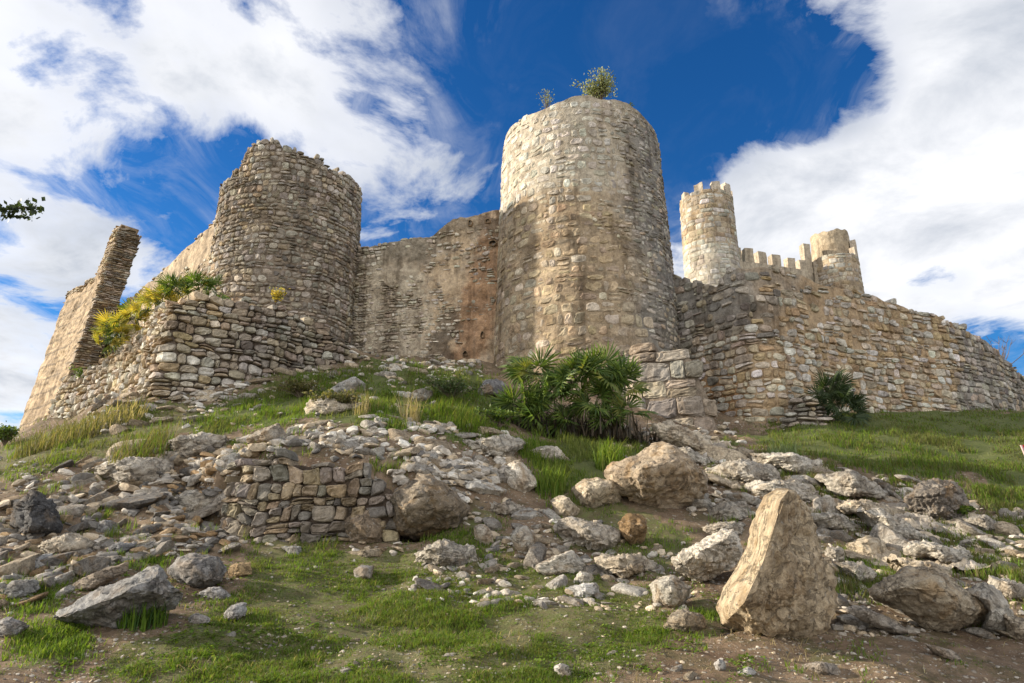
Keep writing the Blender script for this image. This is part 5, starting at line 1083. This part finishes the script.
# ------------------------------------------------------------------ light and sky
SUN_AZ = Vector(SAZ).normalized(); SUN_EL = math.radians(SEL)
sd = Vector((SUN_AZ.x*math.cos(SUN_EL), SUN_AZ.y*math.cos(SUN_EL), math.sin(SUN_EL)))
L = bpy.data.lights.new('sun', 'SUN'); L.energy = 5.; L.angle = math.radians(.6); L.color = (1, .91, .77)
lo = bpy.data.objects.new('sun', L); COL.objects.link(lo); lo.rotation_euler = (-sd).to_track_quat('-Z', 'Y').to_euler()
Wd = bpy.data.worlds.new('World'); SC.world = Wd; Wd.use_nodes = True; nt = Wd.node_tree; nt.nodes.clear()
sky = N(nt, 'ShaderNodeTexSky', sky_type='NISHITA', sun_disc=False, sun_elevation=SUN_EL, sun_rotation=math.atan2(sd.x, sd.y) % (2*PI), altitude=200, air_density=1., dust_density=.4, ozone_density=3.)
STR = .11
def vm(op, a, b=None):
    n = N(nt, 'ShaderNodeVectorMath', operation=op)
    for s, v in zip(n.inputs, (a, b)):
        if v is None: continue
        if hasattr(v, 'links'): nt.links.new(v, s)
        else: s.default_value = v
    return n
def mt(op, a, b=0., c=None, clamp=False):
    n = N(nt, 'ShaderNodeMath', operation=op, use_clamp=clamp)
    for s, v in zip(n.inputs, (a, b, c)):
        if v is None: continue
        if hasattr(v, 'links'): nt.links.new(v, s)
        else: s.default_value = v
    return n.outputs[0]
tc = nt.nodes.new('ShaderNodeTexCoord'); D = vm('NORMALIZE', tc.outputs['Generated']).outputs[0]
sx = nt.nodes.new('ShaderNodeSeparateXYZ'); nt.links.new(D, sx.inputs[0])
zz = mt('ADD', mt('MAXIMUM', sx.outputs[2], 0.), .22)
pl = nt.nodes.new('ShaderNodeCombineXYZ'); nt.links.new(mt('DIVIDE', sx.outputs[0], zz), pl.inputs[0]); nt.links.new(mt('DIVIDE', sx.outputs[1], zz), pl.inputs[1])
P = pl.outputs[0]
n_big = noise(nt, vm('ADD', P, (3.1, 7.7, 0)).outputs[0], 1.5, 3, .5, .3)
n_fine = noise(nt, vm('ADD', P, (1.3, 2.2, 0)).outputs[0], 3.2, 14, .62, .35)
stretch = vm('MULTIPLY', P, (1.4, .75, 1)).outputs[0]
n_wisp = noise(nt, stretch, 5., 12, .66, .9)
def dirpx(px, py):
    v = (CY-py)/F_PX; d = Vector(((px-CX)/F_PX, CP-v*SP, SP+v*CP)); return d.normalized()
cov = mt('ADD', mt('MULTIPLY', n_big, .2), mt('ADD', mt('MULTIPLY', n_fine, 1.25), -.225))
for px, py, rpx, wt in CLOUDS:
    d = dirpx(px, py); ang = math.atan(rpx/F_PX)
    dp = vm('DOT_PRODUCT', D, tuple(d)).outputs['Value']
    mr = N(nt, 'ShaderNodeMapRange', interpolation_type='SMOOTHSTEP', inp={1: math.cos(ang), 2: 1., 3: 0., 4: wt}); nt.links.new(dp, mr.inputs[0])
    cov = mt('ADD', cov, mr.outputs[0])
cov = mt('ADD', cov, mt('MULTIPLY', mt('MAXIMUM', mt('SUBTRACT', .25, sx.outputs[1]), 0.), .3))  # extra cloud cover added out of view, behind and overhead, for neutral fill
thick = ramp(nt, cov, (.48, 0.), (.55, .4), (.63, .86), (.76, 1.))
wisp = mt('MULTIPLY', ramp(nt, n_wisp, (.45, 0.), (.8, .55)), ramp(nt, cov, (.3, .06), (.52, 1.)))
mask = mt('MAXIMUM', thick, wisp)
shade = ramp(nt, mt('ADD', mt('MULTIPLY', n_fine, .7), mt('MULTIPLY', noise(nt, vm('ADD', P, (.12, .1, 0)).outputs[0], 1.9, 6, .55, .2), .45)), (.4, (1.05, 1.04, 1.02)), (.53, (.84, .85, .88)), (.74, (.46, .5, .57)))
lum = mt('MULTIPLY', mt('ADD', mt('MULTIPLY', mt('MAXIMUM', mt('SUBTRACT', .3, sx.outputs[1]), 0.), BACK_FILL), 1.), CLB/STR)   # unseen clouds behind the camera brightened as added fill light
cb = nt.nodes.new('ShaderNodeCombineXYZ')
for q_ in range(3): nt.links.new(lum, cb.inputs[q_])
cl = mix(nt, 'MULTIPLY', 1., shade, cb.outputs[0])
hs = N(nt, 'ShaderNodeHueSaturation', inp={'Saturation': 1.25, 'Value': SKYV}); nt.links.new(sky.outputs[0], hs.inputs['Color'])
blue = mix(nt, 'MULTIPLY', 1., hs.outputs[0], SKYT)
fin = mix(nt, 'MIX', mask, blue, cl)
bg = N(nt, 'ShaderNodeBackground', inp={'Strength': STR}); nt.links.new(fin, bg.inputs[0])
wo_ = nt.nodes.new('ShaderNodeOutputWorld'); nt.links.new(bg.outputs[0], wo_.inputs[0])
Wd.cycles.sampling_method = 'MANUAL'; Wd.cycles.sample_map_resolution = 1024
SC.view_settings.view_transform = 'Standard'; SC.view_settings.look = 'None'; SC.view_settings.exposure = EXPO; SC.view_settings.gamma = 1
SC.render.engine = 'CYCLES'; SC.cycles.use_denoising = True; SC.cycles.max_bounces = 6; SC.cycles.diffuse_bounces = 3
